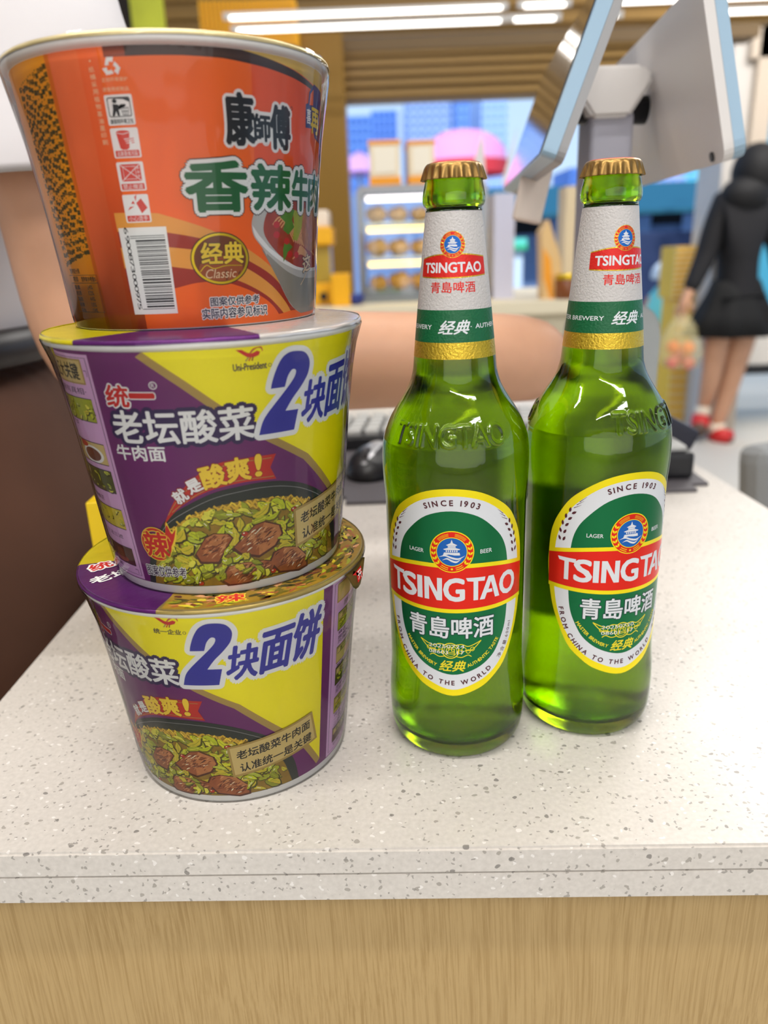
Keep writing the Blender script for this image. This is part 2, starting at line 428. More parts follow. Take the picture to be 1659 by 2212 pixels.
        if halo:
            for k, (hm, hw) in enumerate(halo):
                n = 14 if hw > 0.8 else 8; st_ = 0
                if hw > 1.2:
                    for q in range(8):
                        a = 2 * PI * q / 8; st_ += .04
                        s.put([(p[0] + hw * .5 / s.ku * math.cos(a), p[1] + hw * .5 * math.sin(a)) for p in pts], fs, hm, layer + k + st_)
                for q in range(n):
                    a = 2 * PI * q / n; st_ += .04
                    s.put([(p[0] + hw / s.ku * math.cos(a), p[1] + hw * math.sin(a)) for p in pts], fs, hm, layer + k + st_)
            layer += len(halo) + .7
        if bold:
            bu = bold * (v1 - v0) / max(1e-6, c1 - c0)
            for q in range(6):
                a = 2 * PI * q / 6; s.put([(p[0] + bu / s.ku * math.cos(a), p[1] + bu * math.sin(a)) for p in pts], fs, m, layer + .06 * q)
        s.put(pts, fs, m, layer + (.4 if bold else 0))
    def along(s, st, path, h, m, layer, bold=0.0, flip=False, wide=1.0, fill=1.0):
        """characters set one by one along a path (baseline), spread over its whole length"""
        P = [(p[0] * s.ku, p[1]) for p in path]; D = [0]
        for a, b in zip(P, P[1:]): D.append(D[-1] + math.hypot(b[0] - a[0], b[1] - a[1]))
        def adv(ch):
            if ch == ' ': return 0.45
            bb = glyphs(ch)[2]; return bb[1] - bb[0] + 0.16
        W = [adv(ch) for ch in st]; tot = sum(W); pos = 0
        ref = glyphs('H')[2] if ord(st[0]) < 0x2000 else glyphs('国')[2]
        k = h / (ref[3] - ref[2])
        for ch, w_ in zip(st, W):
            d = (pos + w_ / 2) / tot * D[-1]; pos += w_
            if ch == ' ': continue
            i = max(j for j in range(len(D) - 1) if D[j] <= d + 1e-9)
            t = (d - D[i]) / (D[i + 1] - D[i]); x = P[i][0] + (P[i + 1][0] - P[i][0]) * t; y = P[i][1] + (P[i + 1][1] - P[i][1]) * t
            a = math.atan2(P[i + 1][1] - P[i][1], P[i + 1][0] - P[i][0])
            vs, fs, bb = glyphs(ch); cx = (bb[0] + bb[1]) / 2
            for qb, bo in enumerate([(0, 0)] if not bold else [(bold * k * math.cos(2 * PI * q / 5) , bold * k * math.sin(2 * PI * q / 5)) for q in range(5)]): s.put([(bo[0] / s.ku + (x + ((vx - cx) * k * wide) * math.cos(a) - (vy - ref[2]) * k * math.sin(a)) / s.ku, bo[1] + y + ((vx - cx) * k * wide) * math.sin(a) + (vy - ref[2]) * k * math.cos(a)) for vx, vy in vs], fs, m, layer + .06 * qb)
    def build(s, name, parent):
        me = bpy.data.meshes.new(name); s.bm.to_mesh(me); s.bm.free()
        me.normals_split_custom_set_from_vertices([tuple(n) if n.length > .5 else (0, 0, 1) for n in s.nor])
        return link_mesh(name, me, parent, s.mats)

def ink(name, col, rough=0.4, metal=0.0, var=0.0, vscale=300):
    return mat('ink ' + name, col, rough, metal, var=var, vscale=vscale)
WHITE = ink('white', (242, 241, 238)); BLACK = ink('black', (24, 22, 24)); PURPLE = ink('purple', (112, 32, 104)); DPURPLE = ink('dark purple', (48, 24, 78))
YELLOW = ink('yellow', (252, 238, 4)); NAVY = ink('navy', (46, 46, 160)); GOLDP = ink('printed gold', (176, 146, 76)); TAG = ink('tag gold', (214, 188, 118))
PINK = ink('lilac', (222, 174, 218)); RED = ink('red', (206, 36, 32)); DRED = ink('dark red', (150, 30, 26)); INKDK = ink('dark ink', (58, 34, 66))
LEMON = ink('lemon', (248, 214, 60)); WOK = ink('wok', (40, 46, 40)); GREY = ink('grey', (150, 148, 146))
LEAF = [ink('leaf %d' % i, c, var=0.25, vscale=500) for i, c in enumerate([(218, 218, 34), (196, 204, 30), (232, 224, 76), (170, 176, 32), (146, 150, 30), (212, 192, 46), (186, 196, 60)])]
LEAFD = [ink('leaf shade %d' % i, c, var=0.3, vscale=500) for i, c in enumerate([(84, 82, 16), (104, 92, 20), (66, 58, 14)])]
BROTH = ink('broth', (150, 116, 30), var=0.4, vscale=260)
BEEF = [ink('beef %d' % i, c, var=0.4, vscale=420) for i, c in enumerate([(158, 86, 42), (192, 122, 68), (118, 56, 26), (212, 152, 100), (84, 38, 20)])]
GOJI = ink('goji', (190, 50, 26)); NOOD = ink('noodle', (222, 178, 50)); GLINT = ink('glint', (244, 236, 200))
GOLDF = mat('gold foil print', (214, 184, 40), 0.28, 0.75); SILVERF = mat('silver foil print', (206, 206, 208), 0.35, 0.6)

def leaf_shape(rnd, c, ln, wd, ang, ku):
    n = 7; top, bot = [], []
    bend = rnd.uniform(-.35, .35)
    for i in range(n + 1):
        t = i / n; x = (t - .5) * ln; ww = wd * (math.sin(PI * min(1, t * .92 + .06)) ** .7) * rnd.uniform(.65, 1.15); y0 = bend * ln * (1 - (2 * t - 1) ** 2) * .5
        top.append((x, y0 + ww / 2)); bot.append((x, y0 - ww / 2))
    ca, sa = math.cos(ang), math.sin(ang)
    f = lambda p: (c[0] + (p[0] * ca - p[1] * sa) / ku, c[1] + p[0] * sa + p[1] * ca)
    return [f(p) for p in bot + top[::-1]], [f((p[0], (p[1] + q[1]) / 2)) for p, q in zip(top, bot)]
def cabbage(A, rnd, region, n, layer, box_, big=1.0, avoid=()):
    u0, u1, v0, v1 = box_; k = 0; tries = 0; spots = []
    while k < n and tries < n * 12:
        tries += 1
        c = (rnd.uniform(u0, u1), rnd.uniform(v0, v1))
        if not inpoly(c, region) or any(inpoly(c, q) for q in avoid): continue
        ln, wd = rnd.uniform(4.5, 10.5) * big, rnd.uniform(2.2, 4.8) * big; ang = rnd.uniform(-.9, .9) + (PI / 2 if rnd.random() < .22 else 0)
        sh, mid = leaf_shape(rnd, c, ln, wd, ang, A.ku)
        if not all(inpoly(p, region) for p in sh): continue
        L = layer + (k % 5) * 0.8
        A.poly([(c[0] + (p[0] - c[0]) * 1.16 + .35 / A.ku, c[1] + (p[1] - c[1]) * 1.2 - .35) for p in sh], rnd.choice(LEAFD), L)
        A.poly(sh, rnd.choice(LEAF), L + .3)
        A.line(mid[1:-1], .28, rnd.choice(LEAF[2:5]), L + .5)
        if rnd.random() < .3: A.line(mid[2:5], .4, GLINT, L + .6)
        k += 1
def chunk(A, rnd, pts, facet, layer):
    cx = sum(p[0] for p in pts) / len(pts); cy = sum(p[1] for p in pts) / len(pts)
    A.poly([(cx + (p[0] - cx) * 1.1, cy + (p[1] - cy) * 1.12 - .3) for p in pts], BEEF[4], layer)
    A.poly(pts, BEEF[0], layer + .4)
    if facet: A.poly(facet, BEEF[1], layer + .7)
    for k in range(110):
        a = (cx + rnd.gauss(0, 5), cy + rnd.gauss(0, 3.6)); ln = rnd.uniform(1.5, 5); an = rnd.uniform(.1, .9)
        st = [(a[0] + ln * t * math.cos(an), a[1] + ln * t * math.sin(an) + .3 * math.sin(3 * t)) for t in (0, .35, .7, 1)]
        if all(inpoly(p, pts) for p in st): A.line(st, [.1, .6, .5, .1], rnd.choice([BEEF[2], BEEF[3], BEEF[1], BEEF[2], BEEF[4]] + ([GLINT] if k % 5 == 0 else [])), layer + 1 + .004 * k)

# ------------------------------------------------------------------ label of the purple and yellow noodle tubs (two faces half a turn apart)
def purple_face(A, latin):
    rnd = random.Random(11)
    diag = [(-10.2, 107.4), (3.1, 95.5), (17.6, 81.5), (33, 69.5), (49, 58.5), (64, 42), (79.9, 24.9), (89.7, 8)]
    A.poly(diag + [(89.7, 107.4)], YELLOW, 1)
    A.band([(p[0] - 2.4, p[1] - 1.8) for p in diag], [(p[0] + .2, p[1] + .1) for p in diag], GOLDP, 1.5)
    # lilac side panel with five small pictures
    A.rect(-84.5, -33, 4.7, 106, PINK, 1)
    A.line([(-82.6, 6.2), (-34.6, 6.2), (-34.6, 104.6), (-82.6, 104.6)], .35, INKDK, 2, True)
    A.line([(-38.5, 8.8), (-36.4, 8.8), (-36.4, 6.8)], .3, INKDK, 2); A.line([(-37.2, 99.4), (-35.6, 99.4), (-35.6, 97)], .3, INKDK, 2)
    A.rect(-80.5, -37.6, 93.5, 104, GOLDP, 2, .6); A.rect(-79.8, -38.4, 94.2, 103.3, TAG, 2.5)
    A.text('五大关键', -63, -40.5, 95.4, 102.2, BLACK, 3, bold=.02)
    A.text('原料厨有真相·', -74, -39, 89.2, 92, INKDK, 2)
    for k, (v1, v0, nm, caps) in enumerate(((87.5, 77.5, '用料关键', ('精选优质芥菜', '酸爽爽脆', '风味醇厚')), (68, 58.6, '配方关键', ('酸香微辣',)), (56, 45.8, '老坛关键', ('泡制老坛', '足时发酵酸香正')), (38, 28.6, '工法关键', ('传承工法', '一包油辣 三洁三滤', '二包菜料', '三包风味')), (19.2, 10.6, '包装关键', ('包装工艺上创新',)))):
        rg = [(-79, v0), (-37, v0), (-37, v1), (-79, v1)]
        A.poly(rg, [LEAF[3], TAG, LEAFD[0], LEAF[5], BEEF[4]][k], 2)
        if k in (0, 2, 3): cabbage(A, rnd, rg, 34 if k == 0 else 20, 2.2, (-79, -37, v0, v1), .42)
        if k == 1:
            A.ell((-48, 62.4), 9, 4, WHITE, 2.4); A.ell((-48, 62.4), 7, 3, BEEF[2], 2.8); A.ell((-55, 66.4), 5, 1.4, GOJI, 2.8); A.ell((-66, 62.5), 4, 2.5, BEEF[3], 2.4)
        if k == 4: A.ell((-48, 12.6), 6, 1.6, BEEF[0], 2.4); A.poly([(-52, 13), (-44, 13), (-45, 17.5), (-51, 17.5)], BEEF[2], 2.6)
        A.line([rg[0], rg[1], rg[2], rg[3]], .3, INKDK, 6, True)
        A.rect(-78.4, -57.5, v1 - 4.2, v1 - .6, TAG, 6.5); A.line([(-78, v1 - 3.8), (-57.9, v1 - 3.8), (-57.9, v1 - 1), (-78, v1 - 1)], .25, INKDK, 7, True)
        A.text(nm, -75.5, -59.5, v1 - 3.6, v1 - 1.2, BLACK, 7, bold=.015)
        for q, cpt in enumerate(caps): A.text(cpt, -78, -78 + 4.4 * len(cpt) * .92, v0 - 3 - 2.5 * q, v0 - .9 - 2.5 * q, INKDK, 2)
    # brand words
    A.text('统', -28.3, -18.6, 85.6, 94.4, RED, 4, bold=.03, shear=.06, halo=[(WHITE, .9)])
    A.text('一', -17.6, -8.6, 89.6, 91, RED, 4, bold=.03, halo=[(WHITE, .9)])
    A.ring((-8.2, 94.4), 1.25, 1.6, WHITE, 4, 20); A.text('R', -8.8, -7.6, 93.6, 95.2, WHITE, 4)
    A.text('老坛酸菜', -28, 25.3, 70.4, 84, WHITE, 2.2, bold=.022, halo=[(DPURPLE, 2.0)])
    A.text('牛肉面', -29.6, -8.3, 62.9, 69.4, WHITE, 4, bold=.025)
    # bird mark
    bw = 9.4; bx, by = 20.6, 101.8
    def Bp(*q): return [(bx + x * bw, by + y * 5.2) for x, y in q]
    A.poly(Bp((0, .9), (.22, .88), (.42, .62), (.6, .56), (.78, .72), (.9, .62), (.84, .38), (.66, .26), (.42, .28), (.26, .5)), RED, 3)
    for q in range(3): A.line(spline(Bp((.5, .52), (.62 + .05 * q, .84 + .03 * q), (.82 + .06 * q, .96), (.98, .86 - .1 * q)), 4), .35, [RED, GOLDP, RED][q], 3.2)
    for q in range(3): A.line(Bp((.46 + .08 * q, .3), (.34 + .12 * q, 0)), .5, [GOLDP, RED, DRED][q], 3.2)
    if latin: A.text('Uni-President', 19.4, 31.2, 98.3, 101.0, INKDK, 3, bold=.02); A.ring((32.4, 99.4), .55, .75, INKDK, 3, 14)
    else: A.text('统一企业', 19, 30.4, 98.2, 100.8, INKDK, 3, bold=.02); A.ring((31.6, 99.2), .55, .75, INKDK, 3, 14)
    # big claim
    HB = [(WHITE, 2.7)]
    two = [(32.4, 89.7), (33.0, 92.5), (34.7, 97.3), (37.0, 101.4), (39.9, 103.4), (43.3, 103.6), (46.6, 102.8), (48.6, 100.7), (49.4, 97.9), (48.8, 94.5), (47.6, 92.0), (44.7, 88.2), (41.3, 84.4), (38.1, 79.7)]
    two = spline(two, 3) + [(43.9, 79.4), (41.9, 70.9), (27.1, 71.1)] + spline([(27.1, 71.1), (28.8, 76.7), (31.9, 81.2), (38.7, 88.8), (41.9, 92.7), (42.9, 95.1), (42.5, 96.3), (41.1, 96.3), (39.4, 94.0), (38.4, 90.9), (38.0, 89.7)], 3)[1:]
    for q in range(20):
        for hw in (1.2, 2.3): A.poly([(p[0] + hw / A.ku * math.cos(PI * q / 10), p[1] + hw * math.sin(PI * q / 10)) for p in two], WHITE, 4 + .02 * q + (.4 if hw > 2 else 0))
    A.poly(two, NAVY, 6.2)
    for ch, a, b, c_, d in (('块', 45, 57.2, 72.6, 90.2), ('面', 58.2, 71.2, 73.4, 94.2), ('饼', 72.2, 85.4, 74.2, 98)):
        A.text(ch, a, b, c_, d, NAVY, 4, bold=.026, shear=.16, rise=.06, halo=HB)
    # wok of noodles
    rim = spline([(-29.5, 4.2), (-27, 14), (-23, 23), (-17.8, 31), (-11, 38.6), (5.9, 47.6), (20, 50.2), (30, 50.2), (39, 48.4), (48.3, 44.6), (60, 37), (67.5, 28), (73, 17), (75.6, 4.2)], 5)
    A.poly(rim, WOK, 3)
    A.line([(p[0], p[1] - 2.4) for p in rim[12:-12]], .25, GREY, 3.5)
    food = spline([(-26, 4.4), (-23, 15), (-15, 28), (-4.4, 37.5), (6, 41.4), (15, 43), (27, 43), (38, 41.6), (50, 36.8), (60, 30), (67, 19), (71.5, 4.4)], 5)
    A.poly(food, BROTH, 4)
    for k in range(80):
        t = k / 79; i = min(len(food) - 2, int(t * (len(food) - 1))); p = food[i]
        if p[1] < 26: continue
        A.line([(p[0] - 2.4 + q * .9, p[1] - .9 - (k % 3) * 1.1 + 1.0 * math.sin(q * 1.5 + k)) for q in range(7)], .9, NOOD if k % 4 else LEMON, 4.3 + (k % 3) * .2)
    CH = dict(A=[(13.6, 22.2), (17.8, 26.0), (23.2, 31.2), (27.3, 31.9), (33.8, 28.9), (34.9, 24.8), (31.6, 20.0), (24.1, 16.6), (16.2, 19.3)], B=[(-2.7, 20.4), (2.2, 27.7), (5.7, 29.4), (11.5, 28.8), (13.0, 26.7), (9.8, 22.1), (6.3, 16.1), (-1.0, 16.6)], Cc=[(7.0, 7.0), (10.5, 13.1), (16.9, 14.1), (26.3, 13.5), (31.3, 11.7), (29.8, 8.1), (23.4, 5.0), (18.4, 4.4), (10.1, 4.4)], D=[(31.4, 16.2), (36.0, 17.5), (43.1, 15.8), (48.7, 9.7), (48.8, 5), (43.8, 4.3), (33.7, 6.4), (29.4, 12.1)])
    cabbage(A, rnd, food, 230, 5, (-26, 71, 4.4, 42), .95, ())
    chunk(A, rnd, CH['A'], [(27.3, 31.9), (33.8, 28.9), (34.9, 24.8), (31.6, 20.0), (24.1, 16.6), (24.6, 26.0)], 10)
    chunk(A, rnd, CH['B'], [(2.2, 27.7), (5.7, 29.4), (11.5, 28.8), (9.8, 22.1), (5, 24)], 10)
    chunk(A, rnd, CH['Cc'], [(10.5, 13.1), (16.9, 14.1), (26.3, 13.5), (20, 9), (12, 9)], 10)
    chunk(A, rnd, CH['D'], [(36, 17.5), (43.1, 15.8), (48.7, 9.7), (42, 9), (36, 12)], 10)
    for c_ in ((18.6, 28.0), (30.4, 7.3), (26.6, 7.3), (-2.8, 5.8), (41.4, 34.7), (-18, 9)):
        A.ell(c_, 1.6, 1.2, BEEF[4], 10); A.ell(c_, 1.3, 1.0, GOJI, 11.5); A.ell((c_[0] - .4, c_[1] + .4), .4, .3, GLINT, 12)
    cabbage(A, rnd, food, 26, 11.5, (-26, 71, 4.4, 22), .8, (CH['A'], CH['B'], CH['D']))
    # ribbon over the wok
    A.poly(spline([(-15, 33.6), (-8, 45.6), (-1, 53.5), (7, 59.5), (16, 62), (33.6, 62)], 6) + [(31, 56.4), (33.4, 50.8)] + spline([(33.4, 50.8), (20, 51.6), (6, 49.2), (-6, 42.6), (-15, 33.6)], 6)[1:-1], ink('ribbon', (200, 44, 32)), 4.6)
    A.line(spline([(-12, 38.6), (-6, 46.6), (1, 53), (8, 57.8), (16, 60.4), (31.6, 60.6)], 5), .3, GOLDP, 5)
    A.line(spline([(-10, 40), (-4, 44.6), (6, 50.2), (18, 52.6), (32.4, 52.2)], 5), .3, GOLDP, 5)
    for ch, a, b, c_, d, ro, cl in (('就', -8.2, -2.6, 44.6, 50.4, .55, WHITE), ('是', -2.2, 3.6, 49, 54.8, .42, WHITE), ('酸', 3.8, 12.8, 50.8, 60.6, .2, LEMON), ('爽', 13.6, 22.6, 52.4, 62.6, .08, LEMON), ('!', 25, 27.2, 53.6, 62.8, -.02, LEMON)):
        A.text(ch, a, b, c_, d, cl, 5.4, bold=.035, rot=ro, halo=[(DRED, .7)])
    # hot mark and note
    c_ = (-20.6, 24.4)
    A.poly(spline([(-15, 30), (-13.5, 35.5), (-11.8, 31), (-9, 33.6), (-11, 26), (-14.6, 20.6), (-18, 22)], 5, True), LEMON, 12.2); A.poly(spline([(-15.2, 29.4), (-13.6, 34), (-12, 30), (-10, 32), (-12, 26), (-15.4, 21.4), (-18, 23)], 5, True), RED, 12.5)
    A.ring(c_, 6.2, 8.2, LEMON, 12.2); A.ring(c_, 6.6, 7.8, RED, 12.6)
    A.text('辣', -26.4, -14.8, 18.4, 30.2, RED, 13, bold=.03, halo=[(LEMON, .8)])
    A.text('图案仅供参考', -29, -8.8, 8.4, 13.6, INKDK, 12.5, bold=.012, halo=[(WHITE, .4)])
    # gold plate
    A.poly([(41, 34.6), (83.4, 41.2), (87, 23.2), (42.2, 15.6)], GOLDP, 16.6); A.poly([(42.2, 33.6), (82.4, 39.8), (85.4, 24.2), (43.2, 17.2)], TAG, 17)
    A.text('老坛酸菜牛肉面', 45, 82, 26.4, 31.6, BLACK, 17.5, bold=.02, rise=.155); A.text('认准统一是关键', 46, 83, 18.6, 23.8, BLACK, 17.5, bold=.02, rise=.155)

# label of the orange tub
ORANGE = ink('orange', (252, 108, 4)); ORANGE2 = ink('red orange', (250, 112, 58)); ORANGE3 = ink('amber', (252, 162, 18)); SWY = ink('swoosh yellow', (238, 164, 66)); SWR = ink('swoosh red', (166, 44, 22))
BROWN = ink('brown', (58, 32, 18)); GREEN = ink('leaf green', (24, 104, 50)); CREAM = ink('cream', (246, 214, 170)); ICON = ink('icon red', (220, 66, 50)); GOLDY = ink('gold yellow', (206, 168, 70))
def orange_face(A):
    rnd = random.Random(4)
    A.rect(-29, -10, -1.6, 103.2, ORANGE2, 1); A.rect(-29, -17, -1.6, 103.2, ink('red orange soft', (250, 122, 70)), 1.2)
    A.rect(-70, -29, -1.6, 103.2, ORANGE3, 1); A.rect(-31, -29, -1.6, 103.2, ink('orange mid', (232, 116, 24)), 1.3)
    A.rect(40, 100, 60, 103.2, ink('orange deep', (240, 88, 22)), .8)
    A.poly([(25, 103.3), (31, 102.5), (46, 100.4), (60, 98.4), (74, 95.8), (96, 92), (96, 103.3)], GOLDY, 2)
    A.poly([(-1, 98.4), (17, 98.6), (30, 98.4), (46, 97), (60, 95.4), (74, 93.4), (96, 89), (96, 91.4), (74, 95.4), (60, 98.2), (46, 100.4), (31, 102.6), (25, 103.3), (-1, 103.3)], BROWN, 2.2)
    A.rect(-8, -1, 98.4, 103.3, ink('brown orange', (140, 56, 18)), 2.1)
    # recycling triangle
    c_ = (-6.1, 95.3)
    for q in range(3):
        a = R(90 + 120 * q)
        f = lambda r, d: (c_[0] + r * math.cos(a + R(d)) / A.ku, c_[1] + r * math.sin(a + R(d)))
        A.poly([f(3.3, -22), f(3.3, 22), f(2.0, 50), f(1.2, 42), f(1.8, 10), f(1.6, -30)], WHITE, 3)
        A.poly([f(2.9, 32), f(2.2, 78), f(.8, 46)], WHITE, 3.2)
    A.text('主动环境保护', -10.1, -1.4, 90.6, 92, CREAM, 3); A.text('请使用纸制品', -10.4, -1.4, 87.5, 88.9, CREAM, 3)
    for k, ch in enumerate('·纸桶采用植物基油墨印刷'): A.text(ch, -13.9, -12, 96.4 - 2.4 * k, 98.2 - 2.4 * k, CREAM, 3) if ch != '·' else A.ell((-12.9, 97.6), .3, .3, CREAM, 3)
    # four pictograms
    A.rect(-10.4, -.9, 76.3, 86.4, WHITE, 3, .6); A.rect(-9.6, -1.7, 79, 85.6, BLACK, 3.3, .8); A.rect(-9.3, -2, 79.3, 85.3, WHITE, 3.6, .7)
    A.ell((-7, 84.3), .8, .75, BLACK, 4, 14); A.poly([(-7.8, 83.4), (-6.2, 83.2), (-4.6, 82.2), (-3.4, 82.5), (-3.4, 83.2), (-5.2, 83.2), (-6, 81.8), (-5.8, 79.4), (-6.6, 79.4), (-6.9, 81), (-7.6, 79.4), (-8.5, 79.4), (-7.9, 81.6)], BLACK, 4); A.poly([(-9.3, 85.3), (-2, 85.3), (-2, 83.8), (-4, 84.8)], BLACK, 4)
    for q in range(4): A.line([(-5 + q * .8, 82), (-4.7 + q * .62, 79.6)], .22, BLACK, 4)
    A.line([(-5.1, 82), (-2.4, 82)], .22, BLACK, 4); A.line([(-5, 80.8), (-2.6, 80.8)], .22, BLACK, 4); A.line([(-4.8, 79.6), (-2.7, 79.6)], .22, BLACK, 4)
    A.text('请保持环境卫生', -9.6, -1.5, 76.8, 78.4, BLACK, 4, bold=.02)
    for v0, tx in ((65.2, '远离香体污染'), (53.6, '禁止微波'), (42.1, '小心烫手')):
        A.rect(-10.4, -.6, v0, v0 + 10.2, WHITE, 3, .6); A.rect(-9.8, -1.2, v0 + .4, v0 + 2.6, ICON, 3.4, .3); A.text(tx, -9.2, -1.8, v0 + .6, v0 + 2.4, WHITE, 4)
    A.poly([(-8.4, 74), (-3.6, 74), (-4.4, 68.6), (-5.2, 68), (-7, 68), (-7.7, 68.6)], ICON, 3.6); A.ell((-6, 74), 2.3, .6, ICON, 3.8); A.line([(-8.2, 73.8), (-6, 73.3), (-3.8, 73.8)], .2, WHITE, 4)
    for q in range(3): A.line([(-5.8 + .3 * q, 71.6 - q * .7), (-2.4, 71.8 - q * .7)], .25, WHITE, 4); A.line([(-4 + .3 * q, 71.6 - q * .7), (-2.4, 71.8 - q * .7)], .28, ICON, 4.2)
    A.rect(-9.2, -1.8, 57, 63, ICON, 3.6, .4); A.line([(-8.2, 57.8), (-3.6, 57.8), (-3.6, 62.2), (-8.2, 62.2)], .2, WHITE, 4, True); A.line([(-9, 57.2), (-2, 62.8)], .25, WHITE, 4); A.line([(-9, 62.8), (-2, 57.2)], .25, WHITE, 4)
    for q in range(3): A.ring((-2.7, 61.6 - q * 1.4), .25, .42, WHITE, 4, 10)
    A.poly([(-5.4, 49.2), (-3.4, 50.8), (-1.4, 47.4), (-3.8, 45.4)], ICON, 3.6)
    for q in range(3): A.poly([(-6.4 + .5 * q, 48 + q * .9), (-9 + 1.6 * q, 46.6 + 2.4 * q), (-8 + 1.6 * q, 47.9 + 2.2 * q)], ICON, 3.6)
    # bar code lying on its side
    A.rect(-14.4, 4.4, 6.6, 40.3, WHITE, 4); v = 37.2
    while v > 8.4:
        t = rnd.choice((.25, .25, .45, .7)); A.rect(-8.2 if (v < 36.4 and v > 9.4) else -10.2, 3.4, v - t, v, BLACK, 4.5); v -= t + rnd.choice((.3, .3, .5, .6))
    for k, ch in enumerate('6900873000975'):
        vv = 39.2 if k == 0 else 36.2 - (k - 1) * 2.35 - (.5 if k > 6 else 0)
        A.text(ch, -12.6, -10.2, vv - .9, vv + .9, BLACK, 4.6, rot=-PI / 2)
    # ingredients block in lines that run down the tub, nutrition box
    src = '面饼:小麦粉、食用植物油、食用盐、谷朊粉、味精。配料:牛肉酱、辣椒、白砂糖、花椒、葱、香菜、酱油、牛油、姜、大蒜、八角、食用香料。'
    for k in range(13):
        n = 30 - (k % 3) * 3; L = [src[(k * 17 + q) % len(src)] for q in range(n)]; u = -32.2 - k * 1.65
        A.along(''.join(L), [(u - .6 + (.02 * q), 99.5 - k * .4 - q * 6.9) for q in range(11)], 1.7, ink('green black', (60, 56, 8)), 2.4, bold=.05)
    TK = ink('table brown', (70, 40, 10))
    A.line([(-52, 7.6), (-30.2, 7.6), (-30.2, 22.8), (-52, 22.8)], .25, TK, 2.4, True); A.line([(-52, 19.6), (-30.2, 19.6)], .25, TK, 2.4)
    A.text('营养成分表', -50, -41, 23.4, 25.6, TK, 2.4, bold=.02); A.text('项目', -48.5, -44, 20.2, 22.2, TK, 2.4, bold=.02); A.text('营养素参考值%', -41, -31, 20.2, 22.2, TK, 2.4, bold=.02)
    for q, (a, b) in enumerate((('能量', '24%'), ('蛋白质', '12%'), ('脂肪', '44%'), ('碳水化合物', '18%'), ('钠', '134%'))): A.text(a, -49 + .2 * q, -44, 17 - 2.4 * q, 18.8 - 2.4 * q, TK, 2.4, bold=.02); A.text(b, -38, -34.5, 17 - 2.4 * q, 18.8 - 2.4 * q, TK, 2.4, bold=.02)
    # brand and product words
    for ch, a, b, c0, d0 in (('康', 29.8, 40.4, 69.6, 87.2), ('師', 40.6, 47.4, 71.2, 80.6), ('傅', 47.8, 57.8, 69, 84.4)):
        A.text(ch, a, b, c0, d0, BLACK, 4, bold=.035, shear=-.03, halo=[(WHITE, 1.7)])
    A.ring((58.6, 84.4), .5, .7, BROWN, 4, 12)
    for ch, a, b, c0, d0 in (('香', 13.4, 36.4, 45.6, 63.2), ('辣', 38.6, 58, 46, 62.6), ('牛', 59.4, 71.4, 46, 61.6), ('肉', 72.6, 86.4, 46, 60.8), ('面', 87.6, 101, 46, 60)):
        A.text(ch, a, b, c0, d0, GREEN, 7.4, bold=.04, halo=[(BROWN, 2.6), (WHITE, 2.2)])
    # swooshes
    cv = [[(-15, 46), (0, 45.4), (4.5, 44.4), (16.7, 40.2), (25, 36.5), (36, 30.5), (47, 23), (57, 14.4), (66, 6)], [(-15, 39), (0, 38.6), (4.5, 38), (16.7, 35.4), (25, 32), (36, 26), (47, 19.7), (57, 11), (63, 4)], [(-15, 33), (0, 33), (4.5, 32.5), (16.7, 30.6), (25, 27.5), (36, 22.5), (47, 15.5), (55, 8.4), (59, 4)], [(-15, 25), (0, 25.4), (4.5, 25), (16.7, 22.8), (25, 20.4), (34, 17), (44, 11.6), (50, 7), (54, 3.4)], [(-15, 15.6), (0, 16.4), (4.5, 16.6), (14, 18.4), (24, 18.2), (34, 15), (43, 10.4), (48, 6.6), (51, 3.2)]]
    cv = [spline(q, 4) for q in cv]
    for k, m in enumerate((SWY, SWR, SWY, SWR)): A.band(cv[k + 1], cv[k], m, 2 + .2 * k)
    c_ = (24, 27.3)
    A.ell(c_, 12, 10.3, BROWN, 4, 40); A.ell(c_, 11.6, 9.9, GOLDF, 4.4, 40); A.ell(c_, 10.6, 9.0, ink('bronze', (122, 60, 18)), 4.8, 40); A.ell((24, 23.6), 9, 5, ink('bronze light', (168, 84, 34)), 5, 36)
    A.line(spline([(15.4, 22.6), (18, 25), (21, 23.6), (26, 24.6), (32.8, 24.4)], 5), [.3] * 21, GOLDF, 5.4)
    A.text('经典', 16.4, 33.4, 25.4, 33.6, LEMON, 5.4, bold=.03, halo=[(BROWN, .5)]); A.text('Classic', 17, 29.6, 19.8, 23.4, CREAM, 5.6, shear=.25)
    DB = ink('deep blue', (30, 34, 66))
    A.text('图案仅供参考', 18.3, 40, 8.7, 12.2, DB, 4.6, bold=.015, halo=[(WHITE, .5)]); A.text('实际内容参见标识', 14.4, 44, 3.6, 7.8, DB, 4.6, bold=.015, halo=[(WHITE, .5)])
    # white bowl of red soup
    edge = spline([(52, 52), (46, 51), (41, 47.4), (38.4, 43), (37.8, 39), (39, 35), (43.4, 29.6), (50.4, 18), (56.7, 9), (62, 4.6), (68, 2.2)], 5) + [(104, 2.2), (104, 52)]
    A.poly(edge, ink('bowl white', (196, 192, 186)), 3); A.poly(spline([(42, 30.6), (52, 23.4), (60, 19.6), (72, 17.4), (104, 17)], 5) + [(104, 2.2), (68, 2.2), (62, 4.6), (56.7, 9), (50.4, 18)], ink('bowl side', (150, 144, 132)), 3.2)
    A.poly(spline([(38, 40), (39.6, 35), (46, 29), (56, 23.6), (70, 20.6), (104, 20)], 5) + [(104, 22), (70, 22), (56, 25), (46, 31), (41, 36)], WHITE, 3.4)
    soup = spline([(54, 50), (47, 47), (43.6, 41), (44, 35.4), (50, 29), (57, 25), (65, 22.4), (78, 21.6), (104, 22)], 5) + [(104, 51)]
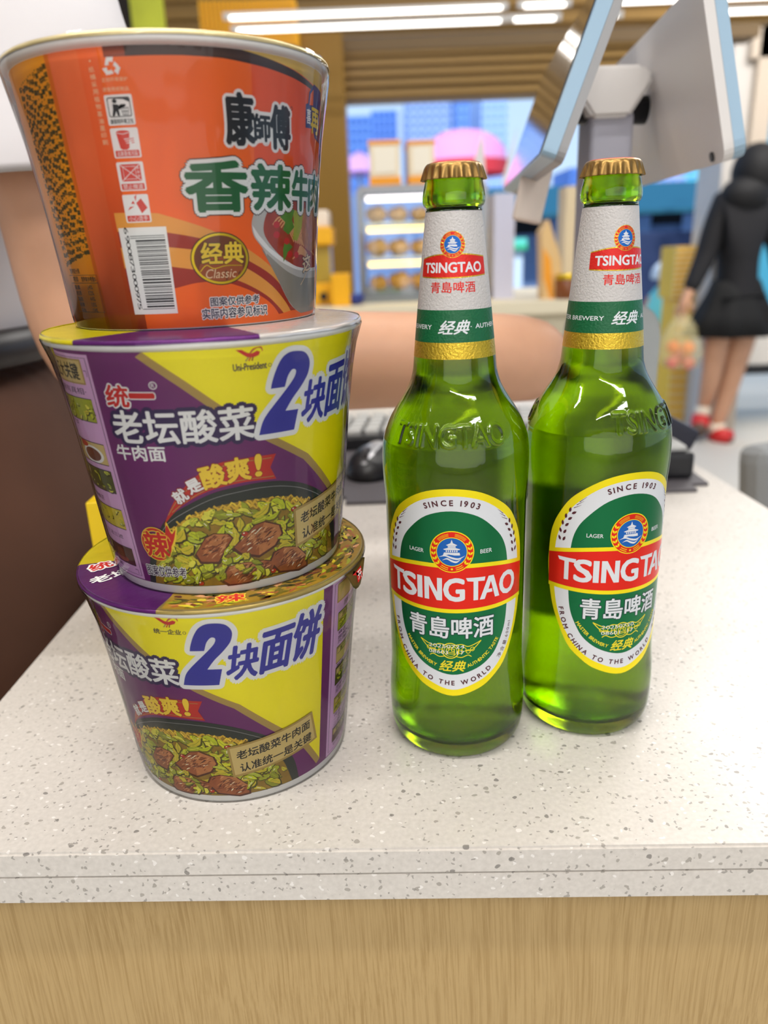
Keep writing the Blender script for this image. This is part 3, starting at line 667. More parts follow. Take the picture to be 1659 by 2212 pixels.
    A.poly(soup, ink('red soup', (170, 58, 22), var=.3, vscale=250), 4)
    for k in range(15): A.line(spline([(48 + k * 1.5, 40 - k * .4), (52 + k * 1.6, 43 - k * .5), (57 + k * 1.7, 38 - k * .7), (61 + k * 1.7, 33 - k * .4)], 4), .7, ink('noodle pale', (232, 170, 110)), 4.3 + .1 * (k % 3))
    for k in range(9): A.line(spline([(60 + k * .6, 26 + k * .3), (66, 28 + k * .4), (72, 26.4 + k * .3), (78, 23.4 + k * .2)], 4), .6, ink('noodle pale', (232, 170, 110)), 4.6)
    A.poly(spline([(68, 46), (76, 47), (88, 44), (90, 34), (80, 29), (70, 31), (67, 38)], 4, True), BEEF[1], 4.9); A.poly(spline([(72, 43), (82, 43), (86, 36), (76, 33)], 4, True), ink('beef pink', (196, 122, 92), var=.3, vscale=300), 5.1)
    for pts in ([(55, 47), (61, 46), (59.4, 42), (61, 39), (57, 36), (53.6, 38), (55, 41), (52, 43)], [(60, 46), (68, 45), (67, 39), (63.4, 33.4), (60, 34), (61, 39)], [(55, 34), (60, 31), (57, 29), (54, 25), (53.6, 30)]): A.poly(pts, LEAF[3] if pts[0][0] > 58 else ink('herb', (86, 140, 40), var=.3, vscale=200), 5.2)
    for c2 in ((58, 28), (56, 33.4), (50, 36), (50, 40), (63, 27.6)): A.ell(c2, 1.8, 1.4, RED, 5.4, 14)
    A.text('这', 68.5, 77.5, 20.4, 27.4, CREAM, 7, bold=.03, rot=.15, halo=[(BROWN, .5)]); A.line([(67, 14.6), (70, 17), (76, 23)], .5, CREAM, 7)
    # blue badge at the edge
    BB = ink('badge blue', (34, 52, 128))
    A.poly([(68.8, 78.6), (68.6, 87.4), (70.6, 88), (71.4, 92.4), (76, 96), (88, 95), (88, 74.6), (79, 75.6), (76, 79)], BB, 4); A.poly([(71.6, 87.6), (72.4, 91.8), (75.6, 94), (75.4, 87.8)], ORANGE2, 4.4)
    A.text('喜', 69.4, 73.4, 80.4, 86, WHITE, 4.6, bold=.02); A.text('再', 73.8, 84, 77.4, 87, LEMON, 4.6, bold=.03)
import numpy as np
# ------------------------------------------------------------------ setting: counter, floor, ceiling, shop front
QUARTZ = mat_quartz(); WOOD = mat_wood('pale oak veneer', (160, 130, 80), (180, 151, 101), 240, 4.0, slant=.012); FILM = mat_film()
WALLW = mat('white wall paint', (214, 208, 202), 0.7); FLOORM = mat('grey floor tile', (188, 184, 176), 0.55, var=0.06, vscale=3)
bm = BX(-6, 8, -4, 9, -0.1, 0); struct('floor', bm, FLOORM)
bm = BX(-6, 8, -4, 4.6, 3.0, 3.1); box(bm, 1.3, 8, 4.6, 7.4, 3.0, 3.1); struct('ceiling', bm, WALLW)
bm = BX(-6, 8, -4.1, -4, 0, 3.0); struct('wall_rear', bm, WALLW)
bm = BX(-6, -5.9, -4, 4.6, 0, 3.0); struct('wall_left', bm, WALLW)

# serving counter in front: quartz top in two glued layers, wood front
cnt = thing('service_counter', 'serving counter with speckled white quartz top and pale wood front', 'counter', (0, 0, H))
FL, FR, BLc, BRc = (-0.243, .2802), (.40, .2585), (-.222, 1.45), (.345, 1.45)
FR = (.3935, .2585)
def slab(bm, z0, z1, ins=0.0):
    lo = [(FL[0] + ins, FL[1] + ins), (FR[0] - ins, FR[1] + ins), (BRc[0] - ins, BRc[1] - ins), (BLc[0] + ins, BLc[1] - ins)]
    t = bmesh.new(); a = [t.verts.new((x, y, z0)) for x, y in lo]; b = [t.verts.new((x, y, z1)) for x, y in lo]
    t.faces.new(a[::-1]); t.faces.new(b)
    for i in range(4): t.faces.new((a[i], a[(i + 1) % 4], b[(i + 1) % 4], b[i]))
    return t
t = slab(bmesh.new(), -.0142, 0); bmesh.ops.bevel(t, geom=[e for e in t.edges], offset=.0012, segments=2, affect='EDGES'); o = obj('worktop', t, QUARTZ, cnt)
t = slab(bmesh.new(), -.0285, -.0142, .0001); o = obj('worktop_edge_strip', t, QUARTZ, cnt)
t = slab(bmesh.new(), -H, -.0285, .0105); o = obj('front_panel', t, WOOD, cnt)
kn = at(1033, 2037, .295); bm = bmesh.new(); tk = bmesh.new(); bmesh.ops.create_cone(tk, cap_ends=True, segments=12, radius1=.0012, radius2=.0012, depth=.0006); merge(bm, tk, Matrix.Translation((kn.x, .2865, kn.z - H)) @ Matrix.Rotation(PI / 2, 4, 'X')); obj('knot', bm, mat('dark knot', (96, 66, 34), .6), cnt)

# ------------------------------------------------------------------ noodle tubs
def foil(name, col, rough=0.3): return mat('foil ' + name, col, rough, 0.45, var=0.15, vscale=90, bump=0.25, bscale=160)
FYEL, FPUR, FSIL, FGOLD = foil('yellow', (226, 210, 20)), foil('purple', (92, 34, 104)), foil('picture', (150, 130, 70)), foil('gold', (226, 208, 156))
PAPER = mat('white paper board', (232, 230, 226), 0.45)
def make_lid(parent, z, r, sectors, top=None, waves=1.0):
    """printed foil lid crimped over the rim; sectors = [(from deg, to deg, material)]"""
    bm = bmesh.new(); seg = 180; ms = []
    for s_ in sectors:
        if s_[2] not in ms: ms.append(s_[2])
    prof = [(0, z), (r * .4, z), (r * .75, z), (r - 1.5, z), (r - .5, z - .1), (r + .12, z - .6), (r + .2, z - 1.2), (r + .25, z - 1.9)]
    rings = []
    for k, (rr, zz) in enumerate(prof):
        if rr == 0: rings.append([bm.verts.new((0, 0, zz / 1000))]); continue
        ring = []
        for i in range(seg):
            a = 2 * PI * i / seg - PI; q = mnoise.noise(Vector((math.cos(a) * 9, math.sin(a) * 9, k * .7 + z)))
            q2 = mnoise.noise(Vector((math.cos(a) * 3, math.sin(a) * 3, 5 + z)))
            d = waves * (0.18 * q if k >= 5 else (.08 * q if k == 4 else 0)); dz = waves * ((.4 * q2 + .15 * q) if k == 7 else (.12 * q if k in (3, 4) else 0))
            ring.append(bm.verts.new(((rr + d) * math.sin(a) / 1000, -(rr + d) * math.cos(a) / 1000, (zz + min(dz, .1 if k < 7 else 9)) / 1000)))
        rings.append(ring)
    for a, b in zip(rings, rings[1:]):
        for i in range(seg):
            j = (i + 1) % seg; ang = -180 + 360 * (i + .5) / seg; mi = 0
            for s0, s1, m in sectors:
                if s0 <= ang < s1: mi = ms.index(m)
            f = bm.faces.new((a[0], b[i], b[j])) if len(a) == 1 else bm.faces.new((a[i], b[i], b[j], a[j]))
            f.material_index = mi; f.smooth = True
    o = obj('foil_lid', bm, ms, parent)
    return o
def make_film(parent, prof, amp=.35):
    bm = bmesh.new(); seg = 160; rings = []
    zs = np.linspace(prof[0][1], prof[-1][1], 40)
    rr = np.interp(zs, [p[1] for p in prof], [p[0] for p in prof])
    for z, r in zip(zs, rr):
        ring = []
        for i in range(seg):
            a = 2 * PI * i / seg
            q = mnoise.noise(Vector((math.cos(a) * 5, math.sin(a) * 5, z * .02))) + .5 * mnoise.noise(Vector((math.cos(a) * 16, math.sin(a) * 16, z * .03 + 7)))
            d = amp * max(0, q) * (1 if 8 < z < 100 else .3)
            ring.append(bm.verts.new(((r + d) * math.sin(a) / 1000, -(r + d) * math.cos(a) / 1000, z / 1000)))
        rings.append(ring)
    for a, b in zip(rings, rings[1:]):
        for i in range(seg):
            f = bm.faces.new((a[i], a[(i + 1) % seg], b[(i + 1) % seg], b[i])); f.smooth = True
    o = obj('shrink_wrap', bm, FILM, parent, keep=True); o['label'] = 'clear glossy shrink film'
    return o
def tub_body(parent, rb, rt, h, rim, top):
    bm = bmesh.new(); k = (rt - rb) / h
    prof = [(0, 1.2), (rb - 3, 1.2), (rb - 2.5, .1), (rb - .4, 0), (rb + k * 0, .6)] + [(rb + k * z, z) for z in (20, 50, 80, top - 4.6)]
    prof += [(rim - 2.2, top - 4.4), (rim - .6, top - 3.8), (rim, top - 2.6), (rim - .3, top - 1.2), (rim - 1.4, top - .4), (rim - 4, top - .3), (0, top - .3)]
    lathe(bm, [(r / 1000, z / 1000) for r, z in prof], 180)
    return obj('paper_tub', bm, PAPER, parent, smooth=True)
E1 = 'printed picture'
def tub_fn(rb, rt, h, zmin=.4):
    def f(u, v, off):
        v = max(v, zmin); r = (rb + (rt - rb) * v / h + .05 + off) / 1000; a = R(u)
        return Vector((r * math.sin(a), -r * math.cos(a), v / 1000))
    return f
def purple_tub(loc, rotz, label, lid_sectors):
    T = thing('noodle_tub', label, 'instant noodles', loc, rotz, 'stacked tubs of instant noodles')
    tub_body(T, 54.5, 67.2, 109.5, 71.0, 112.2)
    A = Art(tub_fn(54.5, 67.2, 109.5), 1.065, 2.5, None, .033)
    A.put([(-180 + 2 * k, 4.2) for k in range(181)] + [(-180 + 2 * k, 107.4) for k in range(181)], [(k, k + 1, 182 + k, 181 + k) for k in range(180)], PURPLE, 0)
    purple_face(A, True); A.du = 180.0; purple_face(A, False); A.du = 0
    A.build('printed_sleeve', T)
    make_lid(T, 112.3, 71.1, lid_sectors)
    make_film(T, [(55.4, .2), (56.2, 4), (57.6, 15), (60.9, 45), (63.7, 70), (66.6, 90), (68.8, 101), (70.4, 106), (71.5, 109), (72.0, 111.2), (71.4, 112.6), (70.5, 112.75)])
    return T
def wrapdeg(s, rot):
    out = []
    for a, b, m in s:
        a, b = a - rot, b - rot
        for k in (-720, -360, 0, 360, 720): out.append((a + k, b + k, m))
    return out
X3, Y3, X4, Y4, X5, Y5 = -.0819, .3621, -.0785, .3613, -.0866, .3830
ROT3 = -37.5 - 180
tub3 = purple_tub((X3, Y3, H), R(ROT3), 'bottom purple and yellow noodle tub of the stack, standing on the counter', wrapdeg([(-180, -78, FYEL), (-78, -14, FPUR), (-14, 180, FSIL)], ROT3))
tub4 = purple_tub((X4, Y4, H + .1124), 0, 'middle purple and yellow noodle tub of the stack, under the orange tub', [(-180, -33, FYEL), (-33, 28, FPUR), (28, 180, foil('silver', (214, 206, 200), .22))])
# picture and words printed on the lid ring of the bottom tub (seen below the middle one)
lid3 = [c for c in tub3.children if c.name.startswith('foil_lid')][0]
def flat_fn(rot, z):
    ca, sa = math.cos(-rot), math.sin(-rot)
    return lambda u, v, off: Vector(((u * ca - v * sa) / 1000, (u * sa + v * ca) / 1000, (z + off) / 1000))
A = Art(flat_fn(R(ROT3), 112.36), 1, None, None, .02)
P_ = lambda a, r: (r * math.sin(R(a)), -r * math.cos(R(a)))
rg = [P_(a, 54) for a in range(-14, 141, 4)] + [P_(a, 69.6) for a in range(140, -15, -4)]
A.poly(rg, BROTH, 1); rnd = random.Random(5)
for k in range(260):
    a, r = rnd.uniform(-12, 138), rnd.uniform(56, 68.2)
    sh, mid = leaf_shape(rnd, P_(a, r), rnd.uniform(3, 8), rnd.uniform(1.2, 2.8), R(a) + rnd.uniform(-.6, .6), 1)
    if all(inpoly(p, rg) for p in sh): A.poly(sh, rnd.choice(LEAF[3:6] + LEAFD * 2 + BEEF), 2 + (k % 9) * .4)
A.text('统', -62.5, -52, -22.4, -14, RED, 8, bold=.03, rot=.7, halo=[(WHITE, 1.3)]); A.text('老坛', -58, -38, -34.5, -26.5, WHITE, 8, bold=.03, rot=.7)
A.text('辣', 7.5, 20, -64, -56.6, RED, 8, bold=.03, rot=.2, halo=[(LEMON, .8)]); A.build('lid_print', lid3)
# pull tab hanging over the edge
bm = bmesh.new(); vs = []
for i in range(9):
    a = R(60 + 2.3 * i - ROT3); L_ = [0, 4, 8.4, 10.6, 11, 10.4, 8, 4.6, 0][i]
    for k in range(5):
        f = k / 4; r = 71.9 + 1.3 * math.sin(f * 2) - .2 * f; z = 110.6 - L_ * f - .2
        vs.append(bm.verts.new((r * math.sin(a) / 1000, -r * math.cos(a) / 1000, z / 1000)))
for i in range(8):
    for k in range(4): bm.faces.new((vs[i * 5 + k], vs[i * 5 + k + 1], vs[(i + 1) * 5 + k + 1], vs[(i + 1) * 5 + k])).smooth = True
bmesh.ops.solidify(bm, geom=bm.faces[:], thickness=.00012)
tab = obj('pull_tab', bm, FSIL, lid3)
def tab_fn(u, v, off):
    a = R(u - ROT3); f = (110.4 - v) / 11; r = 72.15 + 1.3 * math.sin(f * 2) - .2 * f + off
    return Vector((r * math.sin(a) / 1000, -r * math.cos(a) / 1000, v / 1000))
A = Art(tab_fn, 1.25, 2, None, .04); A.poly([(65, 108), (66.6, 109.4), (68.2, 108), (68.2, 102.4), (73.6, 103.4), (73.6, 108.6)], RED, 1); A.text('开', 69, 73, 103.6, 107.6, WHITE, 2, bold=.02); A.build('tab_print', tab)

T5 = thing('noodle_tub', 'orange noodle tub with green lettering on top of the stack', 'instant noodles', (X5, Y5, H + .2249), 0, 'stacked tubs of instant noodles')
tub_body(T5, 55.5, 66.5, 105, 69.2, 106.4)
A = Art(tub_fn(55.5, 66.5, 105, .5), 1.068, 2.5, None, .033)
A.put([(-180 + 2 * k, .6) for k in range(181)] + [(-180 + 2 * k, 102.6) for k in range(181)], [(k, k + 1, 182 + k, 181 + k) for k in range(180)], ORANGE, 0)
_f = A.fn; A.fn = lambda u, v, off: _f(u, min(v, 102.6), off)
orange_face(A); A.build('printed_sleeve', T5)
make_lid(T5, 106.5, 69.3, [(-180, 180, FGOLD)], waves=.6)
make_film(T5, [(56.4, .3), (57.2, 4), (59.2, 28), (61.2, 48), (62.9, 62), (64.8, 76), (67.0, 88), (68.6, 96), (69.7, 102), (70.1, 105), (69.6, 106.7), (68.8, 106.9)], .45)

# ------------------------------------------------------------------ beer bottles
def mat_bottle():
    """green glass, slightly frosted by the cold: clear sharp reflections, soft view through"""
    m = bpy.data.materials.new('green bottle glass'); m.use_nodes = True; n = m.node_tree; n.nodes.clear()
    o = n.nodes.new('ShaderNodeOutputMaterial'); mix = n.nodes.new('ShaderNodeMixShader'); rf = n.nodes.new('ShaderNodeBsdfRefraction'); gl = n.nodes.new('ShaderNodeBsdfGlossy'); fr = n.nodes.new('ShaderNodeFresnel')
    rf.inputs['Color'].default_value = (0.71, 0.88, 0.11, 1); rf.inputs['Roughness'].default_value = .2; rf.inputs['IOR'].default_value = 1.5; fr.inputs['IOR'].default_value = 1.5
    gl.inputs['Roughness'].default_value = .03; gl.inputs['Color'].default_value = (.9, .95, .9, 1)
    t = n.nodes.new('ShaderNodeTexCoord'); z = n.nodes.new('ShaderNodeTexNoise'); z.inputs['Scale'].default_value = 90; z.inputs['Detail'].default_value = 4
    p = n.nodes.new('ShaderNodeBump'); p.inputs['Strength'].default_value = .1; p.inputs['Distance'].default_value = .001
    n.links.new(t.outputs['Object'], z.inputs['Vector']); n.links.new(z.outputs['Fac'], p.inputs['Height'])
    for q in (rf, gl, fr): n.links.new(p.outputs[0], q.inputs['Normal'])
    n.links.new(fr.outputs[0], mix.inputs[0]); n.links.new(rf.outputs[0], mix.inputs[1]); n.links.new(gl.outputs[0], mix.inputs[2]); n.links.new(mix.outputs[0], o.inputs[0])
    return m
GLASS = mat_bottle(); BEER = mat_glass('pale beer', (0.95, 0.90, 0.42), 1.33)
CAPG = mat('crown cap gold', (150, 118, 66), 0.34, 0.8, bump=.15, bscale=300); CAPR = mat('crown cap red', (206, 60, 48), 0.35, 0.3)
NPAPER = mat('textured label paper', (184, 180, 178), 0.5, bump=.5, bscale=900); NGREEN = mat('label green', (8, 88, 50), 0.4, bump=.4, bscale=900)
NGOLD = mat('label gold foil', (214, 180, 60), 0.32, 0.8, bump=.6, bscale=900); NRED = mat('label red foil', (206, 34, 26), 0.38, 0.25, bump=.3, bscale=900)
LGOLD = mat('label bright gold', (244, 224, 22), 0.3, 0.45); LGREEN = mat('label foil green', (20, 112, 66), 0.28, 0.6); LRED = mat('label foil red', (226, 38, 24), 0.3, 0.5)
LWHITE = mat('label white', (204, 206, 210), 0.42); LBLUE = mat('label blue', (16, 92, 176), 0.36, 0.3); MAROON = mat('label maroon', (74, 22, 32), 0.5); LYEL = mat('label yellow print', (226, 210, 40), 0.4, 0.3); DKG = mat('label dark green', (6, 56, 50), 0.45)
BPROF = [(0, 2.0), (22, 2.2), (28.5, .5), (30.2, .0), (32.6, 1.4), (34.6, 4.5), (35.8, 9), (36.3, 15), (36.45, 25), (36.1, 33), (35.5, 40), (35.15, 46), (35.1, 52), (35.2, 90), (35.3, 130), (35.55, 138), (35.95, 144), (36.2, 150), (36.2, 156), (35.95, 161), (35.3, 166), (33.8, 170.4), (31.6, 175.5), (29.0, 180), (26.4, 184), (23.9, 188), (22.0, 191.6), (20.75, 195.4), (19.95, 199), (19.37, 205), (17.2, 226.4), (15, 247), (12.76, 268), (12.5, 269.4), (12.55, 270), (13.3, 270.6), (13.9, 272), (14.0, 274.4), (13.6, 277), (13.0, 279.6), (12.6, 282), (12.2, 285.6), (11, 287)]
_bz = np.array([p[1] for p in BPROF[3:]]); _br = np.array([p[0] for p in BPROF[3:]])
def brad(z): return float(np.interp(z, _bz, _br))
_fine = [p for p in BPROF[3:] if p[1] <= 166]
def emboss_mask():
    vs, fs, bb = glyphs('TSINGTAO', .012); W, Hh = 900, 110; g = np.zeros((Hh, W))
    for f in fs:
        tri0 = [vs[i] for i in f]
        for q in range(1, len(tri0) - 1):
            tri = np.array([tri0[0], tri0[q], tri0[q + 1]]); px = (tri[:, 0] - bb[0]) / (bb[1] - bb[0]) * (W - 40) + 20; py = (tri[:, 1] - bb[2]) / (bb[3] - bb[2]) * (Hh - 24) + 12
            x0, x1, y0, y1 = int(max(0, px.min() - 1)), int(min(W, px.max() + 2)), int(max(0, py.min() - 1)), int(min(Hh, py.max() + 2))
            if x1 <= x0 or y1 <= y0: continue
            X, Y = np.meshgrid(np.arange(x0, x1), np.arange(y0, y1))
            d = [(px[(k + 1) % 3] - px[k]) * (Y - py[k]) - (py[(k + 1) % 3] - py[k]) * (X - px[k]) for k in range(3)]
            ins = ((d[0] >= 0) & (d[1] >= 0) & (d[2] >= 0)) | ((d[0] <= 0) & (d[1] <= 0) & (d[2] <= 0))
            g[y0:y1, x0:x1] = np.maximum(g[y0:y1, x0:x1], ins)
    for _ in range(2):
        for ax, n in ((1, 5), (0, 2)): g = sum(np.roll(g, k, ax) for k in range(-n, n + 1)) / (2 * n + 1)
    return g
EM = emboss_mask()
def em(th, z, start):
    for s0 in (start, start + 180, start - 180, start + 360):
        x = (th - s0) / 96 * 860 + 20; y = (z - 167.6) / 9.8 * 86 + 12
        if 0 <= x < 899 and 0 <= y < 109:
            i, j = int(y), int(x); fy, fx = y - i, x - j
            return float((EM[i, j] * (1 - fx) + EM[i, j + 1] * fx) * (1 - fy) + (EM[i + 1, j] * (1 - fx) + EM[i + 1, j + 1] * fx) * fy)
    return 0.0
def smooth_prof(prof, sub):
    out = spline(prof, sub); return out
def beer_bottle(loc, rotz, label, em_start):
    T = thing('beer_bottle', label, 'beer bottle', loc, rotz, 'unopened green beer bottles')
    bm = bmesh.new(); seg = 720
    pr = [(0, 2.0), (12, 2.1), (24, 1.9)] + [q for q in spline(BPROF[2:], 3)]
    # extra rows through the raised letters
    pr = [p for p in pr if not 165.5 < p[1] < 179.5]
    rows = [(brad_s(z), z) for z in np.arange(165.6, 179.5, .33)]
    k = max(i for i, p in enumerate(pr) if p[1] <= 165.5 and i > 8); pr = pr[:k + 1] + rows + pr[k + 1:]
    inner = [(9.4, 287), (9.2, 284), (9.2, 270), (9.6, 262)] + [(max(9.6, brad(z) - 3.2), z) for z in (250, 240, 226, 215, 205, 199, 195, 191, 188, 184, 180, 175, 170, 165, 160, 150, 140, 120, 90, 60, 40, 25, 14)] + [(30, 8.4), (24, 6.6), (12, 6.2), (0, 6.2)]
    rings = []
    for r, z in pr + inner:
        if r == 0: rings.append([bm.verts.new((0, 0, z / 1000))]); continue
        ring = []
        isout = 165.5 < z < 179.5 and r > brad(z) - 2
        for i in range(seg):
            a = 2 * PI * i / seg; th = 360 * i / seg; th = th - 360 if th > 180 else th
            q = r + (.8 * min(1, em(th, z, em_start) * 1.35) if isout else 0)
            ring.append(bm.verts.new((q * math.sin(a) / 1000, -q * math.cos(a) / 1000, z / 1000)))
        rings.append(ring)
    for a, b in zip(rings, rings[1:]):
        for i in range(seg):
            j = (i + 1) % seg
            if len(a) == 1: f = bm.faces.new((a[0], b[j], b[i]))
            elif len(b) == 1: f = bm.faces.new((a[i], a[j], b[0]))
            else: f = bm.faces.new((a[i], a[j], b[j], b[i]))
            f.smooth = True
    obj('glass_body', bm, GLASS, T, keep=True)
    bm = bmesh.new()
    lathe(bm, [(r / 1000, z / 1000) for r, z in [(0, 6.15), (12, 6.15), (24, 6.55), (30.05, 8.35)] + [(max(9.6, brad(z) - 3.2) + .06, z) for z in (14, 25, 40, 60, 90, 120, 140, 150, 160, 165, 170, 175, 180, 184, 188, 191, 195, 199, 205, 215, 222)] + [(0, 222)]], 200)
    obj('beer', bm, BEER, T, smooth=True, keep=True)
    # crown cap
    bm = bmesh.new(); seg = 21 * 10; rings = []
    for r, z, fl in ((0, 288.6, 0), (6, 288.55, 0), (10.4, 288.3, 0), (11.8, 287.9, 0), (12.6, 287.1, .05), (13.0, 286, .25), (13.3, 284.6, .5), (13.7, 283, .75), (14.05, 281.7, .9), (14.2, 281.2, .9), (13.5, 281.2, .8), (12.9, 283, .4), (12.4, 285.5, .1)):
        if r == 0: rings.append([bm.verts.new((0, 0, z / 1000))]); continue
        rings.append([bm.verts.new(((r + fl * .75 * math.cos(21 * 2 * PI * i / seg)) * math.sin(2 * PI * i / seg) / 1000, -(r + fl * .75 * math.cos(21 * 2 * PI * i / seg)) * math.cos(2 * PI * i / seg) / 1000, z / 1000)) for i in range(seg)])
    for k, (a, b) in enumerate(zip(rings, rings[1:])):
        for i in range(seg):
            j = (i + 1) % seg
            f = bm.faces.new((a[0], b[i], b[j])) if len(a) == 1 else bm.faces.new((a[i], b[i], b[j], a[j]))
            f.material_index = 1 if k < 3 else 0; f.smooth = True
    obj('crown_cap', bm, [CAPG, CAPR], T)
    fn = lambda u, v, off: Vector(((brad(v) + .06 + off) / 1000 * math.sin(R(u)), -(brad(v) + .06 + off) / 1000 * math.cos(R(u)), v / 1000))
    neck_label(T, fn); body_label(T, fn)
    A = Art(fn, .62, 2.5, None, .04); A.rect(146, 214, 46, 128, LWHITE, 0, 6); A.rect(149, 211, 49, 125, mat('back label green', (20, 90, 60), .5), 1, 5); A.build('back_label', T)
    return T
_sp = spline(BPROF[20:28], 12)
def brad_s(z): return float(np.interp(z, [p[1] for p in _sp], [p[0] for p in _sp]))
def ears(A, side, pts, m, layer, sc_=1.0):
    """ear of barley that follows a curve, grains in pairs"""
    p = spline(pts, 4); n = len(p)
    for k in range(0, n - 2, 3):
        dx, dy = (p[k + 1][0] - p[k][0]) * A.ku, p[k + 1][1] - p[k][1]; a = math.atan2(dy, dx)
        for sgn in (-1, 1):
            c = (p[k][0] + (math.cos(a + sgn * 1.25) * 1.25 * sc_) / A.ku, p[k][1] + math.sin(a + sgn * 1.25) * 1.25 * sc_)
            g = a + sgn * .42
            sh = [(c[0] + (x * math.cos(g) - y * math.sin(g)) * sc_ / A.ku, c[1] + (x * math.sin(g) + y * math.cos(g)) * sc_) for x, y in ((-1.35, 0), (-.5, .62), (.5, .6), (1.45, 0), (.5, -.6), (-.5, -.62))]
            A.poly(sh, m, layer)
def pavilion(A, c, s, m, layer):
    f = lambda *q: [(c[0] + x * s / A.ku, c[1] + y * s) for x, y in q]
    A.poly(f((-.09, .62), (0, .9), (.09, .62)), m, layer); A.poly(f((-.38, .5), (-.1, .64), (.1, .64), (.38, .5), (.3, .46), (-.3, .46)), m, layer)
    A.poly(f((-.26, .44), (.26, .44), (.26, .33), (-.26, .33)), m, layer); A.poly(f((-.58, .2), (-.24, .31), (.24, .31), (.58, .2), (.5, .15), (-.5, .15)), m, layer)
    for k in range(6): A.rect(c[0] + (-.4 + .14 * k) * s / A.ku, c[0] + (-.32 + .14 * k) * s / A.ku, c[1] + 0 * s, c[1] + .13 * s, m, layer)
    A.poly(f((-.52, -.04), (.52, -.04), (.56, -.24), (.2, -.24), (-.2, -.18), (-.6, -.26)), m, layer)
    for y0, w_ in ((-.34, .9), (-.56, .66)):
        up = spline([(-w_, y0 - .06), (-w_ * .5, y0 + .12), (0, y0 - .02), (w_ * .5, y0 - .1), (w_, y0 + .08)], 5); lo = spline([(-w_, y0 - .06), (-w_ * .5, y0 + .02), (0, y0 - .16), (w_ * .5, y0 - .22), (w_, y0 + .08)], 5)
        A.band(f(*lo), f(*up), m, layer)
def emblem(A, c, r, layer, red, gold, blue, white):
    A.ring(c, .1, r, gold, layer, 48); A.ring(c, .1, r * .955, red, layer + .5, 48); A.ring(c, .1, r * .70, gold, layer + 1, 48); A.ring(c, .05, r * .665, blue, layer + 1.5, 48)
    for q in range(3):
        rr = r * (.76 + .055 * q)
        for s0, s1 in ((100, 138), (42, 80)): A.line([(c[0] + rr * math.cos(R(s0 + (s1 - s0) * k / 8)) / A.ku, c[1] + rr * math.sin(R(s0 + (s1 - s0) * k / 8))) for k in range(9)], r * .016, gold, layer + 1)
    for s in (-1, 1):
        for k in range(5):
            a = R(90 + s * (62 + 17 * k))
            for d in (-1, 1):
                rc = r * (.83 + .055 * d); p = (c[0] + rc * math.cos(a) / A.ku, c[1] + rc * math.sin(a)); g = a - s * PI / 2 + (d * .5 if s > 0 else -d * .5) + PI
                A.poly([(p[0] + (x * math.cos(g) - y * math.sin(g)) * r * .1 / A.ku, p[1] + (x * math.sin(g) + y * math.cos(g)) * r * .1) for x, y in ((-1, 0), (0, .5), (1, 0), (0, -.5))], gold, layer + 1)
        for q in range(2):
            rr = r * (.79 + .09 * q); A.line([(c[0] + rr * math.cos(R(-90 + s * (12 + 4 * k))) / A.ku, c[1] + rr * math.sin(R(-90 + s * (12 + 4 * k)))) for k in range(7)], r * .03, gold, layer + 1)
    A.ring((c[0], c[1] - r * .83), .02, r * .05, gold, layer + 1.2, 12)
    pavilion(A, c, r * .66, white, layer + 2.2)
def neck_label(T, fn):
    B = .20496 * 1000
    f2 = lambda u, v, off: fn(u, v + B, off)
    A = Art(f2, .25, 2.5, None, .03)
    def full(v0, v1, m, l): A.put([(-180 + 2 * k, v0) for k in range(181)] + [(-180 + 2 * k, v1) for k in range(181)], [(k, k + 1, 182 + k, 181 + k) for k in range(180)], m, l)
    full(.1, 7.5, NGOLD, 0); full(7.5, 21.7, NGREEN, 0); full(21.7, 63.2, NPAPER, 0)
    top = spline([(-62, 43.3), (-30, 44.9), (0, 45.2), (30, 44.9), (64, 43.8)], 6); bot = spline([(-62, 36.2), (-30, 35.8), (0, 35.7), (30, 36), (64, 36.6)], 6)
    A.band([(p[0], p[1] - .5) for p in bot], [(p[0], p[1] + .5) for p in top], NGOLD, 1); A.band(bot, top, NRED, 2)
    A.text('TSINGTAO', -52, 53, 37.7, 41.9, LWHITE, 3, bold=.028)
    emblem(A, (.5, 49.4), 5.6, 3, NRED, NGOLD, LBLUE, LWHITE)
    A.text('青島啤酒', -36.6, 38, 29.1, 33.8, NRED, 1, bold=.012)
    A.text('经典', -21.4, 22, 11.2, 17.2, LWHITE, 1, bold=.02, shear=1.2)
    A.text('MASTER BREWERY', -133, -31.6, 13.3, 15.3, LWHITE, 1, bold=.015); A.text('AUTHENTIC TASTE', 34.8, 134, 13.4, 15.4, LWHITE, 1, bold=.015); A.ell((27.6, 14.3), .9, .22, LWHITE, 1, 10)
    A.build('neck_label', T)
def mir(h): return h + [(-u, v) for u, v in h[::-1] if abs(u) > .01]
